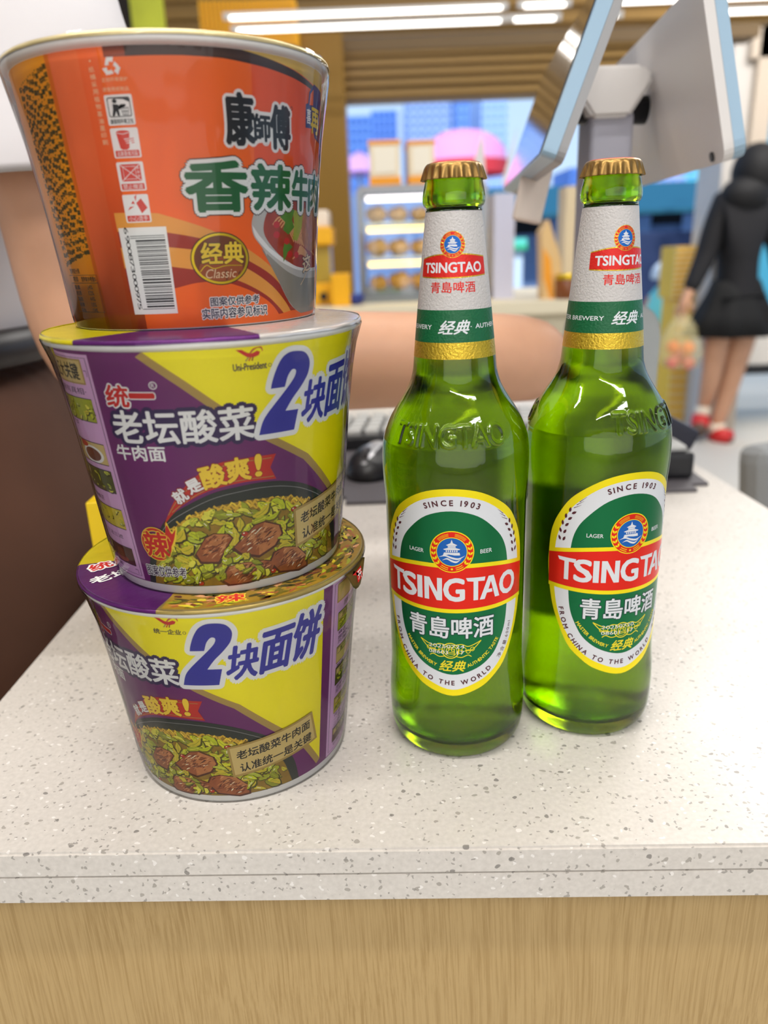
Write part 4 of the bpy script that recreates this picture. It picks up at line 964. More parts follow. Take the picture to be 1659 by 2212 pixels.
def body_label(T, fn):
    A = Art(fn, .616, 2.5, (40, 46, 52, 130, 138, 144), .03)
    go = spline(mir([(0, 149), (23, 146.4), (45.7, 137.5), (58, 127.5), (65, 117.3), (67, 106), (67.3, 98), (65.8, 89), (62.4, 78), (57, 68.6), (47, 56), (36, 49), (22.5, 43.4), (0, 39.6)]), 5, True)
    wh = spline(mir([(0, 145.5), (24, 142.4), (45, 132.8), (54, 123.6), (59.4, 115), (61.4, 106), (61.7, 98), (60.6, 87), (57.4, 76), (52, 67), (43.6, 58.4), (33, 51.4), (20, 46.7), (0, 43)]), 5, True)
    gr = spline(mir([(0, 138.1), (20, 135), (36.2, 126.4), (44, 119), (47.4, 110), (48, 98), (47.8, 86.5), (45.6, 75.6), (40, 67), (33, 60.4), (19.5, 54.6), (0, 51.5)]), 5, True)
    A.poly(go, LGOLD, 0); A.poly(wh, LWHITE, 1); A.poly(gr, LGREEN, 2)
    def clipx(v): return 67.0 if v > 92 else 66.2
    top = spline([(-66.8, 105.4), (-32, 108.8), (0, 109.3), (32, 108.8), (66.8, 105.4)], 8); bot = spline([(-66.2, 89), (-32, 88.2), (0, 87.8), (32, 88.2), (66.2, 89)], 8)
    A.band([(p[0], p[1] - 2.1) for p in bot], [(p[0], p[1] + 2.1) for p in top], LGOLD, 3); A.band(bot, top, LRED, 4)
    # the brand word, letter by letter, flared like the printed one
    x = -58.0; vb, vt = 92.2, 104.0
    shapes = {'T': [[(0, 1.02), (1, 1), (.96, .82), (.62, .84), (.62, 0), (.38, 0), (.38, .84), (.08, .87)]], 'I': [[(0, 0), (1, 0), (1, 1), (0, 1)]], 'N': [[(0, 0), (.27, 0), (.27, .66), (.7, 0), (1, 0), (1, 1), (.73, 1), (.73, .36), (.3, 1), (0, 1)]]}
    for ch, w_, gap in (('T', 15.5, -1), ('S', 13.4, 1.4), ('I', 4.6, 1.8), ('N', 14.6, 1.6), ('G', 15.4, 1.6), ('T', 15.6, -4.6), ('A', 17.6, .4), ('O', 16.2, 0)):
        if ch in shapes:
            for s_ in shapes[ch]: A.poly([(x + px * w_, vb + py * (vt - vb)) for px, py in s_], LWHITE, 5)
        elif ch == 'A': A.poly([(x, vb), (x + w_ * .24, vb), (x + w_ * .34, vb + 3.1), (x + w_ * .62, vb + 3.1), (x + w_ * .60, vb + 4.9), (x + w_ * .42, vb + 4.9), (x + w_ * .54, vb + 9), (x + w_ * .76, vb), (x + w_, vb), (x + w_ * .68, vt), (x + w_ * .42, vt)], LWHITE, 5)
        else: A.text(ch, x, x + w_, vb + .1, vt - .1, LWHITE, 5, bold=.03)
        x += w_ + gap
    emblem(A, (.1, 117.7), 10.6, 5, LRED, LGOLD, LBLUE, LWHITE)
    A.text('青島啤酒', -37.2, 34, 71.9, 83.2, LWHITE, 3, bold=.018, halo=[(DKG, .7)])
    # winged roundel behind the date print
    c = (-1.6, 65)
    for s_ in (-1, 1):
        A.line(spline([(c[0] + s_ * 3, 68), (c[0] + s_ * 9, 68.6), (c[0] + s_ * 15, 67.4), (c[0] + s_ * 25, 70)], 6), .45, LYEL, 3); A.line(spline([(c[0] + s_ * 25, 70), (c[0] + s_ * 18, 65.6), (c[0] + s_ * 12, 65)], 6), .45, LYEL, 3)
        for k in range(4): A.ring((c[0] + s_ * (7.5 + 3.4 * k), 64.6 + 1.2 * (k % 2)), .85, 1.2, LYEL, 3, 18)
        A.line(spline([(c[0] + s_ * 4, 62), (c[0] + s_ * 9, 61.4), (c[0] + s_ * 14, 62.6), (c[0] + s_ * 17, 61.6)], 6), .45, LYEL, 3)
    A.ring(c, 3.9, 4.4, LYEL, 3, 30); A.ring(c, 3.0, 3.3, LYEL, 3, 30); A.text('酉', c[0] - 4, c[0] + 4, 62.8, 67.2, LYEL, 3)
    A.text('20250724' if em_date[0] == 0 else '20250720', -19.4, 9.6, 66.4, 68.3, LWHITE, 4); A.text('08603' if em_date[0] == 0 else '08601', -19.4, -3.4, 63, 64.9, LWHITE, 4); A.text('17', 3.6, 9.6, 63, 64.9, LWHITE, 4)
    A.text('经典', -11.4, 9.2, 53.4, 59.4, LYEL, 3, bold=.02, shear=.5)
    A.along('MASTER BREWERY', spline([(-40.6, 69), (-34.6, 64.4), (-27, 60), (-20, 57.2), (-13.4, 55.6)], 6), 1.75, LYEL, 3, bold=.02)
    A.along('AUTHENTIC TASTE', spline([(12.4, 55.6), (19.4, 57.4), (26.6, 60.2), (34, 64.6), (39.4, 69)], 6), 1.75, LYEL, 3, bold=.02)
    A.along('FROM CHINA TO THE WORLD', spline([(-55.8, 76.4), (-51.6, 66.6), (-46, 60), (-37, 53.6), (-24, 48.6), (-10, 46), (3, 45.6), (14, 46.8), (24, 49.4), (33.6, 53.6)], 6), 2.45, MAROON, 3, bold=.03)
    A.along('净含量:600ml', spline([(40.5, 57), (46.6, 62.6), (50.6, 69), (53.2, 76)], 6), 2.5, MAROON, 3)
    A.along('SINCE 1903', spline([(-21.4, 138.4), (-11, 140.2), (0, 140.8), (11, 140.2), (21.6, 138.2)], 6), 2.7, MAROON, 3, bold=.03)
    A.text('LAGER', -35.4, -22.4, 116.2, 118.2, LWHITE, 3, bold=.01); A.text('BEER', 22.2, 32, 116.2, 118.2, LWHITE, 3, bold=.01)
    for s_ in (-1, 1):
        ears(A, s_, [(s_ * 55.4, 113.6), (s_ * 54.6, 119), (s_ * 52, 124), (s_ * 48, 128.6), (s_ * 43.6, 132.2)], MAROON, 3)
        for q in range(3): A.line([(s_ * (44 + 2.2 * q - 2), 133.6 - 1.7 * q + .6), (s_ * (36.6 + 2 * q), 137 - 2.2 * q)], [.35, .1], MAROON, 3)
        A.line([(s_ * 45, 139.6), (s_ * 46, 137.6)], .35, BLACK, 1)
    A.build('body_label', T)
em_date = [0]
b1 = beer_bottle((.03649, .36694, H), R(-8.8), 'left green beer bottle, front label facing the viewer', -51)
em_date[0] = 1
b2 = beer_bottle((.11105, .38117, H), R(15.3), 'right green beer bottle, label turned to the right', -20)
# ------------------------------------------------------------------ things on the counter behind the bottles
def vbox(bm, x0, y0, x1, y1, Y, dY, mi=0, bev=0.0):
    """upright box whose front spans the photo area x0..x1, y0..y1 at distance Y"""
    a, b = at(x0, y1, Y), at(x1, y0, Y); c, d = at(x0, y0, Y), at(x1, y1, Y)
    return box(bm, (a.x + c.x) / 2, (b.x + d.x) / 2, Y, Y + dY, (a.z + d.z) / 2, (b.z + c.z) / 2, mi, bev)
def VB(*a, **k): return vbox(bmesh.new(), *a, **k)
BLK = mat('black plastic', (26, 26, 30), 0.35); DKG2 = mat('charcoal rubber', (62, 60, 64), 0.6); LGREY = mat('light grey plastic', (176, 176, 174), 0.4); MGREY = mat('mid grey plastic', (150, 154, 154), 0.4)
POSW = mat('white moulded plastic', (212, 208, 206), 0.35); POSB = mat('satin silver blue edge', (150, 176, 196), 0.3, 0.3); MIRR = mat('dark glossy screen', (30, 28, 26), 0.03, spec=1.0, coat=1.0); STEEL = mat('brushed steel', (150, 150, 152), 0.3, 0.8)
# counter mat
a, b = atz(735, 1096, H), atz(1537, 1056, H)
yM = .765
bm = bmesh.new(); box(bm, -.06, .349, .757, 1.17, H, H + .0035)
es = [e for e in bm.edges if abs(e.verts[0].co.x - e.verts[1].co.x) < 1e-5 and abs(e.verts[0].co.y - e.verts[1].co.y) < 1e-5]
bmesh.ops.bevel(bm, geom=es, offset=.02, segments=6, affect='EDGES')
tag(obj('counter_mat', bm, mat('grey desk mat', (84, 80, 84), 0.6)), 'dark grey rounded desk mat lying on the white counter behind the bottles', 'mat')
# keyboard
kb = thing('keyboard', 'black keyboard with pale keys on the mat behind the bottles', 'keyboard', (.11, 1.045, H + .004), R(3))
bm = bmesh.new(); box(bm, -.19, .19, -.065, .065, 0, .016, 0, .003); obj('case', bm, BLK, kb)
k0 = None
for r_ in range(5):
    for c_ in range(15):
        x = -.172 + c_ * .0235 + (.004 * r_ if c_ < 14 else 0)
        if k0 is None:
            bm = bmesh.new(); box(bm, -.0095, .0095, -.0095, .0095, 0, .008, 0, .0025); k0 = obj('key', bm, LGREY, kb); kk = k0
        else: kk = k0.copy(); C.objects.link(kk)
        kk.parent = kb; kk.location = (x, -.046 + r_ * .0228, .0158)
# mouse
ms = thing('mouse', 'black and silver computer mouse on the mat left of the bottles', 'mouse', (-.008, .875, H + .0035), R(-18))
bm = bmesh.new(); sphere(bm, Vector((0, 0, 0)), .036, .95, 1.5, .95, 24); bmesh.ops.bisect_plane(bm, geom=bm.verts[:] + bm.edges[:] + bm.faces[:], plane_co=(0, 0, .002), plane_no=(0, 0, -1), clear_outer=True)
bmesh.ops.contextual_create(bm, geom=[e for e in bm.edges if e.is_boundary]); bmesh.ops.translate(bm, vec=(0, 0, -.002), verts=bm.verts); obj('shell', bm, BLK, ms, smooth=True)
bm = bmesh.new(); sphere(bm, Vector((0, 0, -.001)), .0365, .62, 1.42, .96, 20); bmesh.ops.bisect_plane(bm, geom=bm.verts[:] + bm.edges[:] + bm.faces[:], plane_co=(0, 0, .014), plane_no=(0, 0, -1), clear_outer=True); obj('silver_cover', bm, mat('silver plastic', (176, 176, 180), .3, .5), ms, smooth=True)
bm = bmesh.new(); t = bmesh.new(); bmesh.ops.create_cone(t, cap_ends=True, segments=20, radius1=.008, radius2=.008, depth=.006); merge(bm, t, Matrix.Translation((0, -.03, .028)) @ Matrix.Rotation(PI / 2, 4, 'Y')); obj('scroll_wheel', bm, DKG2, ms)
# bar code scanner lying on its stand, right of the bottles
sn = thing('barcode_scanner', 'black handheld barcode scanner in a black cradle on the mat corner', 'barcode scanner', (.327, .822, H + .0035))
bm = bmesh.new(); box(bm, -.036, .012, -.03, .05, 0, .03, 0, .006); obj('cradle', bm, BLK, sn)
bm = bmesh.new(); tube(bm, [(-.02, .02, .028), (-.022, .03, .04), (-.02, .038, .054)], [.012, .010, .012], 12); obj('neck', bm, BLK, sn, smooth=True)
bm = bmesh.new(); t = bmesh.new(); box(t, -.075, .055, -.022, .022, -.013, .013, 0, .006)
for v in t.verts:
    if v.co.x < 0: v.co.z *= 1 + .45 * (-v.co.x / .075)
merge(bm, t, Matrix.Translation((-.018, .04, .052)) @ Matrix.Rotation(R(26), 4, 'Y')); obj('scanner_head', bm, mat('dark blue black plastic', (34, 34, 48), .4), sn)
bm = bmesh.new(); box(bm, -.03, .004, -.024, .02, .03, .036, 0, .002); obj('pad', bm, LGREY, sn)

# ------------------------------------------------------------------ point of sale terminal with two screens back to back
pos = thing('sales_terminal', 'white point of sale terminal with two tilted screens on the counter', 'cash register', (.2, .8, H))
def local(o, p): return Vector(p) - Vector(o.location)
def solve_y(px, py, z):
    lo, hi = .3, 3.0
    for _ in range(50):
        m_ = (lo + hi) / 2
        if at(px, py, m_).z > z: lo, hi = (lo, m_) if at(px, py, hi).z > at(px, py, lo).z else (m_, hi)
        else: lo, hi = (m_, hi) if at(px, py, hi).z > at(px, py, lo).z else (lo, m_)
    return (lo + hi) / 2
def plate(bm, P, nrm, th, rad=0.0, mi=0):
    prism(bm, P, nrm, th, mi, rad)
def screen(nb_px, fb_px, nt_px, Yn, side):
    NB = at(nb_px[0], nb_px[1], Yn); Yf = solve_y(fb_px[0], fb_px[1], NB.z); FB = at(fb_px[0], fb_px[1], Yf)
    d = (FB - NB); NT = at(nt_px[0], nt_px[1], Yn + .0); FT = NT + d
    n = d.cross(NT - NB).normalized()
    if n.x * side < 0: n = -n
    return NB, FB, NT, FT, n
def quad_round(P, r, k=5):
    out = []
    for i in range(4):
        p, a, b = P[i], P[i - 1], P[(i + 1) % 4]
        u, v = (a - p).normalized() * r, (b - p).normalized() * r
        for j in range(k + 1):
            t = j / k; out.append(p + u * (1 - t) ** 2 + v * t ** 2)
    return out
# screen for the cashier (turned left)
NB, FB, NT, FT, n = screen((1168, 336), (1086, 412), (1322, -90), .57, -1)
P = [local(pos, q) for q in (NB, FB, FT, NT)]
bm = bmesh.new(); prism(bm, quad_round(P, .006), -n, .010); cs = obj('cashier_screen', bm, [POSB], pos)
e = lambda a, b, t: a + (b - a) * t
ins = [P[0] + (P[1] - P[0]) * .03 + (P[3] - P[0]) * .02, P[1] - (P[1] - P[0]) * .03 + (P[2] - P[1]) * .02, P[2] - (P[2] - P[3]) * .03, P[3] + (P[2] - P[3]) * .03]
bm = bmesh.new(); prism(bm, [q + n * .0002 for q in ins], n, .0006); obj('display_glass', bm, MIRR, cs)
bm = bmesh.new(); prism(bm, quad_round([q - n * .0102 for q in P], .01), -n, .006); obj('back_cover', bm, mat('grey back cover', (150, 150, 152), .4), cs)
bm = bmesh.new(); M1 = local(pos, e(FB, NB, .55)); t = bmesh.new(); box(t, -.013, .013, -.006, .006, -.052, .006, 0, .004); merge(bm, t, Matrix.Translation(M1 + Vector((.018, 0, .012))) @ Matrix.Rotation(R(12), 4, 'Y')); obj('card_reader', bm, mat('cream plastic', (206, 194, 184), .45), cs)
# screen for the customer (turned right): its white back faces us
NB2, FB2, NT2, FT2, n2 = screen((1590, 342), (1368, 408), (1536, -60), .60, 1)
P = [local(pos, q) for q in (NB2, FB2, FT2, NT2)]
bm = bmesh.new(); prism(bm, quad_round(P, .012), n2, .008); cu = obj('customer_screen', bm, POSB, pos)
bm = bmesh.new(); prism(bm, quad_round([q - n2 * .0002 for q in P], .012), -n2, .007); obj('back_cover', bm, POSW, cu)
ins = [P[0] + (P[1] - P[0]) * .03 + (P[3] - P[0]) * .02, P[1] - (P[1] - P[0]) * .03 + (P[2] - P[1]) * .02, P[2] - (P[2] - P[3]) * .03, P[3] + (P[2] - P[3]) * .03]
bm = bmesh.new(); prism(bm, [q + n2 * .0082 for q in ins], n2, .0006); obj('display_glass', bm, MIRR, cu)
bm = bmesh.new(); t = bmesh.new(); bmesh.ops.create_cone(t, cap_ends=True, segments=14, radius1=.0035, radius2=.0035, depth=.002); q = P[0] + (P[1] - P[0]) * .08 + (P[3] - P[0]) * .05 - n2 * .0078
merge(bm, t, Matrix.Translation(q) @ n2.to_track_quat('Z', 'Y').to_matrix().to_4x4()); obj('screw', bm, BLK, cu)
# hinge cover, post and foot
Yh = .74
hex_ = [(1266, 141), (1392, 137), (1414, 162), (1405, 185), (1362, 250), (1282, 254), (1252, 206)]
bm = bmesh.new(); prism(bm, [local(pos, at(x, y, Yh)) for x, y in hex_], (0, 1, 0), .05, 0, .003); hg = obj('hinge_cover', bm, POSW, pos)
bm = bmesh.new(); p1, p2 = local(pos, at(1258, 225, Yh)), local(pos, at(1420, 225, Yh)); tube(bm, [p1 + Vector((0, .03, 0)), p2 + Vector((0, .03, 0))], .012, 16); obj('hinge_shaft', bm, BLK, pos, smooth=True)
a, b = local(pos, at(1278, 256, Yh + .01)), local(pos, at(1372, 256, Yh + .01))
bm = bmesh.new(); box(bm, a.x, b.x, a.y, a.y + .05, .03, a.z + .006, 0, .006); obj('post', bm, mat('grey white plastic', (176, 176, 190), .4), pos)
a, b = local(pos, at(1250, 660, .775)), local(pos, at(1434, 660, .775))
bm = bmesh.new(); t = bmesh.new(); w_ = (b.x - a.x)
pts = [(a.x, a.y, .0038), (b.x, a.y, .0038)] + [(b.x - .03 + .03 * math.cos(R(q)), a.y, a.z - .03 + .03 * math.sin(R(q))) for q in range(0, 91, 10)] + [(a.x + .03 + .03 * math.cos(R(q)), a.y, a.z - .03 + .03 * math.sin(R(q))) for q in range(90, 181, 10)]
prism(bm, pts, (0, 1, 0), .06, 0, .003); obj('stand_base', bm, MGREY, pos)
# yellow carton behind the tubs
tag(obj('carton', BX(at(200, 1180, .50).x, -.09, .50, .54, H, at(222, 1085, .50).z, 0, .001), mat('yellow card', (232, 196, 10), .5)), 'yellow card carton standing behind the stack of noodle tubs', 'carton')

# ------------------------------------------------------------------ people
SKIN = mat('skin', (198, 150, 120), .5, sss=.08, var=.06, vscale=60); TEE = mat('white cotton', (206, 202, 204), .8, bump=.3, bscale=60); BROWNC = mat('dark brown cloth', (82, 52, 37), .85, var=.5, vscale=5); HAIR = mat('black hair', (22, 18, 18), .5, bump=.5, bscale=150)
SHOE = mat('dark shoe', (40, 36, 36), .5)
def hand(nodes, edges, wrist, d, up, s=1.0, curl=.5, lead=None):
    """palm, four unequal bent fingers and a thumb from the wrist node, pointing along d, back of the hand towards up"""
    d = Vector(d).normalized(); up = Vector(up).normalized(); sd = d.cross(up).normalized(); w0 = Vector(nodes[wrist][:3])
    def add(p, r, par):
        nodes.append((p.x, p.y, p.z, r)); edges.append((par, len(nodes) - 1)); return len(nodes) - 1
    palm = add(w0 + d * .045 * s, .024 * s, wrist)
    for k, (off, ln) in enumerate(((-.030, .066), (-.010, .076), (.010, .071), (.029, .056))):
        base = add(w0 + d * .088 * s + sd * off * s, .0095 * s, palm); p = w0 + d * .088 * s + sd * off * s; par = base; dd = d.copy()
        for q in range(3):
            dd = (dd - up * curl * .45).normalized(); p = p + dd * ln * s * (.42, .32, .26)[q]; par = add(p, (.0088, .0082, .007)[q] * s, par)
    t = add(w0 + d * .03 * s - sd * .034 * s, .011 * s, palm); t2 = add(w0 + d * .06 * s - sd * .052 * s - up * .012 * s, .0095 * s, t); add(w0 + d * .085 * s - sd * .05 * s - up * .022 * s, .008 * s, t2)
def face(parent, c, f, s):
    """eyes, brows and mouth on a head centred at c looking along f"""
    f = Vector(f).normalized(); sd = f.cross(Vector((0, 0, 1))).normalized(); c = Vector(c)
    for k in (-1, 1):
        bm = bmesh.new(); sphere(bm, c + f * .088 * s + sd * k * .032 * s + Vector((0, 0, .006 * s)), .011 * s, 1, 1, .7, 12); obj('eye', bm, mat('eye', (40, 30, 28), .2), parent, smooth=True)
    bm = bmesh.new(); sphere(bm, c + f * .092 * s - Vector((0, 0, .055 * s)), .02 * s, .5, 1, .3, 12); obj('mouth', bm, mat('lips', (170, 90, 80), .5), parent, smooth=True)
# cashier: stands left of the counter, facing right, near arm reaching across behind the bottles
per = thing('person', 'person in white t-shirt and brown trousers reaching an arm across the counter', 'person', (-.462, .70, 0))
L = lambda p: Vector(p) - Vector((-.462, .70, 0))
sh = at(80, 20, .60); el = at(205, 800, .585); wr = at(1175, 772, .665)
nodes = []; edges = []
def N(p, r, r2=None): nodes.append((p[0], p[1], p[2], r, r2 or r)); return len(nodes) - 1
def Ed(a, b): edges.append((a, b))
hz = 1.0
pel = N((0, 0, .98), .13, .12); ab = N((0, 0, 1.14), .125, .11); ch = N((.055, 0, 1.32), .13, .14); nk = N((.09, 0, 1.47), .05); hd = N((.12, 0, 1.565), .072, .078); tp = N((.12, 0, 1.655), .075, .085); ns = N((.20, 0, 1.60), .012); Ed(hd, ns)
for a_, b_ in ((pel, ab), (ab, ch), (ch, nk), (nk, hd), (hd, tp)): Ed(a_, b_)
s1 = N(L((sh.x - .02, sh.y, sh.z - .02)), .058); e1 = N(L(el), .046); m1 = N(L(el) * .62 + L(wr) * .38 + Vector((0, 0, .002)), .043); w1 = N(L(wr), .039)
mid = N((L(sh) + L(el)) / 2, .050)
Ed(ch, s1); Ed(s1, mid); Ed(mid, e1); Ed(e1, m1); Ed(m1, w1)
hand(nodes, edges, w1, (.22, 1, -.25), (0, .2, 1), .95, .45)
s2 = N((.07, .20, 1.38), .055); e2 = N((.09, .25, 1.12), .044); w2 = N((.26, .2, 1.03), .032); Ed(ch, s2); Ed(s2, e2); Ed(e2, w2)
hand(nodes, edges, w2, (1, -.1, -.1), (0, .2, 1), .95, .5)
for s_ in (-1, 1):
    h_ = N((0, s_ * .09, .90), .09); k_ = N((.02, s_ * .1, .50), .058); a_ = N((-.01, s_ * .1, .09), .04); t_ = N((.12, s_ * .105, .04), .035); Ed(pel, h_); Ed(h_, k_); Ed(k_, a_); Ed(a_, t_)
skin('body', nodes, edges, SKIN, per)
bm = bmesh.new(); sphere(bm, Vector((.085, 0, 1.65)), .108, 1.0, .92, .98, 24); sphere(bm, Vector((.07, 0, 1.59)), .09, .8, .98, 1.0, 20); obj('hair', bm, HAIR, per, smooth=True)
face(per, (.108, 0, 1.6), (1, 0, 0), .92)
fo = lambda a, k: .05 * math.sin(a * 5 + k * 1.3) + .03 * math.sin(a * 9 - k)
bm = bmesh.new(); loft(bm, [(0, 0, 1.075, .165, .20), (0, 0, 1.12, .16, .195), (.02, 0, 1.22, .16, .2), (.055, 0, 1.34, .16, .215), (.07, 0, 1.42, .14, .2), (.085, 0, 1.475, .08, .11)], 40, fold=lambda a, k: .02 * math.sin(a * 6 + k * 1.1))
tee = obj('t_shirt', bm, TEE, per, smooth=True); subsurf(tee, 2)
bm = bmesh.new(); A0, A1 = L(sh), L(el); dA = (A1 - A0).normalized()
tube(bm, [A0 + Vector((-.13, .10, .0)), A0 + Vector((-.05, .03, .025)), A0 + dA * .02, A0 + dA * .07, A0 + dA * .115], [.075, .078, .077, .078, .082], 28, caps=False); sl = obj('sleeve', bm, TEE, tee, smooth=True); md = sl.modifiers.new('thick', 'SOLIDIFY'); md.thickness = .003; subsurf(sl, 1)
bm = bmesh.new(); tube(bm, [(.05, .13, 1.38), (.07, .2, 1.36), (.085, .235, 1.24)], [.08, .078, .08], 24, caps=False); sl = obj('sleeve', bm, TEE, tee, smooth=True); md = sl.modifiers.new('thick', 'SOLIDIFY'); md.thickness = .003
bm = bmesh.new(); lathe(bm, [(.169, 1.092), (.175, 1.094), (.175, 1.12), (.169, 1.122)], 48)
for v in bm.verts: v.co.y *= 1.2
obj('belt', bm, mat('black belt', (36, 30, 30), .4), per, smooth=True)
bm = bmesh.new(); loft(bm, [(0, 0, .78, .20, .235), (0, 0, .86, .205, .24), (0, 0, .96, .195, .23), (0, 0, 1.05, .17, .205), (0, 0, 1.10, .163, .198)], 44, fold=lambda a, k: (.06 * math.sin(a * 5 + k * .9) + .05 * math.sin(a * 9 - k * .6)) * max(0, 1 - k / 4.5))
tr_ = obj('trousers', bm, BROWNC, per, smooth=True); subsurf(tr_, 2)
for s_ in (-1, 1):
    bm = bmesh.new(); loft(bm, [(.0, s_ * .11, .10, .085, .085), (.01, s_ * .11, .35, .095, .095), (.02, s_ * .11, .6, .115, .105), (0, s_ * .1, .86, .15, .125)], 24, fold=lambda a, k: .04 * math.sin(a * 4 + k)); lg = obj('trouser_leg', bm, BROWNC, tr_, smooth=True)
    bm = bmesh.new(); sphere(bm, Vector((.06, s_ * .11, .045)), .05, 2.5, 1, .9, 18); obj('shoe', bm, SHOE, per, smooth=True)

# ------------------------------------------------------------------ shop interior further back
MUST = mat('mustard paint', (140, 102, 8), .5); YELM = mat('yellow paint', (244, 180, 20), .5); RIB = mat('ochre ribbed metal', (150, 116, 56), .45); BEAM = mat('grey brown beam', (118, 96, 66), .6); CREAMB = mat('cream laminate', (226, 216, 190), .5)
TUBE = mat('led tube', (255, 250, 242), .4, emit=3.2); TUBEC = mat('tube end', (220, 220, 220), .4)
def stripe_box(name, px, Y, dY, n_, m, proud=.02, label=None, vertical=False):
    bm = bmesh.new(); vbox(bm, *px, Y, dY)
    x0, y0, x1, y1 = px
    for k in range(n_):
        if vertical: a, b = x0 + (x1 - x0) * (k + .12) / n_, x0 + (x1 - x0) * (k + .62) / n_; vbox(bm, a, y0, b, y1, Y - proud, proud)
        else: a, b = y0 + (y1 - y0) * (k + .12) / n_, y0 + (y1 - y0) * (k + .62) / n_; vbox(bm, x0, a, x1, b, Y - proud, proud)
    return bm
YF = 3.5
bm = VB(640, 70, 752, 640, 3.35, .28); struct('trim_1', bm, MUST, 'mustard yellow painted column left of the shop window')
pz = at(700, 90, 3.35).z
struct('trim_2', stripe_box('f', (600, 96, 1546, 206), YF, .12, 5, RIB, .025), RIB, 'ochre ribbed shutter box above the shop window')
struct('trim_3', VB(560, 70, 1640, 98, YF - .035, .13), BEAM, 'grey brown beam below the strip lights')
struct('trim_4', stripe_box('f', (330, -120, 1680, 70, ), YF + .2, .1, 5, RIB, .02), RIB, 'ochre ribbed ceiling edge behind the strip lights')
struct('trim_5', stripe_box('f', (432, 0, 640, 100), 3.25, .1, 22, YELM, .015, vertical=True), YELM, 'bright yellow slatted panel at upper left')
struct('wall_back', VB(-900, -300, 436, 700, 3.9, .15), mat('dark wall', (52, 46, 44), .8))
tag(obj('poster', VB(282, -30, 352, 75, 3.2, .02), [mat('poster print', (206, 214, 60), .5, var=.35, vscale=9)]), 'yellow green poster behind the cashier at the upper left', 'poster')
def led(x0, y0, x1, y1, Y, lab):
    a, b = at(x0, y0, Y), at(x1, y1, Y); z = (a.z + b.z) / 2
    t_ = thing('strip_light', lab, 'ceiling light', ((a.x + b.x) / 2, Y, z), 0, 'white strip lights over the shop window'); hl = (b.x - a.x) / 2
    bm = bmesh.new(); tube(bm, [(-hl + .02, 0, 0), (hl - .02, 0, 0)], .006, 14); obj('tube', bm, TUBE, t_, smooth=True)
    bm = bmesh.new(); box(bm, -hl, hl, -.008, .008, .006, .016); obj('fixture', bm, TUBEC, t_)
    for s_ in (-1, 1):
        bm = bmesh.new(); tube(bm, [(s_ * hl, 0, 0), (s_ * (hl - .022), 0, 0)], .0065, 14); obj('end_cap', bm, TUBEC, t_)
led(483, 40, 1097, 17, 3.0, 'long upper strip light above the orange noodle tub'); led(1118, 14, 1234, 10, 3.0, 'short upper strip light left of the cashier screen'); led(500, 68, 1094, 45, 3.0, 'long lower strip light above the mustard column'); led(1097, 44, 1212, 40, 3.0, 'short lower strip light touching the cashier screen'); led(1290, 37, 1345, 35, 3.0, 'short strip light seen between the two terminal screens'); led(1530, 28, 1720, 22, 3.0, 'strip light at upper right beside the customer screen'); led(1290, 5, 1900, -14, 3.0, 'topmost strip light at the right edge behind the screens')
# right side: pillar, low wall, second window
struct('wall_right', VB(1542, 40, 1604, 960, 4.75, .35), WALLW, 'white pillar right of the shop window')
bm = bmesh.new(); vbox(bm, 1604, -120, 1640, 930, 4.7, .4); vbox(bm, 1640, -200, 1960, 118, 4.7, .2); struct('trim_6', bm, mat('warm white trim', (206, 190, 172), .6), 'warm white frame of the right window')
bm = bmesh.new(); vbox(bm, 1590, 690, 2000, 782, 5.0, .3); struct('wall_low', bm, mat('low wall white', (226, 220, 212), .6))
bm = bmesh.new(); vbox(bm, 1590, 782, 2000, 802, 4.99, .31); struct('baseboard_right', bm, mat('black plinth', (30, 30, 32), .5))
bm = bmesh.new(); vbox(bm, 1500, 396, 1542, 960, 5.1, .12); struct('trim_7', bm, mat('pale lilac frame', (190, 186, 200), .5), 'pale frame at the right edge of the shop window')
# window pane over the pass-through
def pane(name, px, Y):
    m = MATS.get('pane')
    if not m:
        m = bpy.data.materials.new('pane'); m.use_nodes = True; nn = m.node_tree; nn.nodes.clear(); oo = nn.nodes.new('ShaderNodeOutputMaterial'); mm = nn.nodes.new('ShaderNodeMixShader'); tt = nn.nodes.new('ShaderNodeBsdfTransparent'); gg = nn.nodes.new('ShaderNodeBsdfGlossy'); gg.inputs['Roughness'].default_value = .02; mm.inputs[0].default_value = .06
        tt.inputs[0].default_value = (.95, .98, 1, 1); nn.links.new(tt.outputs[0], mm.inputs[1]); nn.links.new(gg.outputs[0], mm.inputs[2]); nn.links.new(mm.outputs[0], oo.inputs[0]); MATS['pane'] = m
    return obj(name, VB(*px, Y, .008), m)
# back counter
zt = at(800, 662, 2.3).z
bc = thing('back_counter', 'cream back counter carrying the pastry case', 'counter', (.3, 2.5, 0))
xl, xr = at(560, 660, 2.3).x, at(1262, 660, 2.3).x
bm = bmesh.new(); box(bm, xl - .3, xr - .3, 2.28 - 2.5, 2.98 - 2.5, zt - .04, zt, 0, .004); obj('worktop', bm, CREAMB, bc)
bm = bmesh.new(); box(bm, xl - .28, xr - .32, 2.31 - 2.5, 2.95 - 2.5, 0, zt - .04); obj('cabinet', bm, mat('cream cabinet', (214, 204, 178), .5), bc)
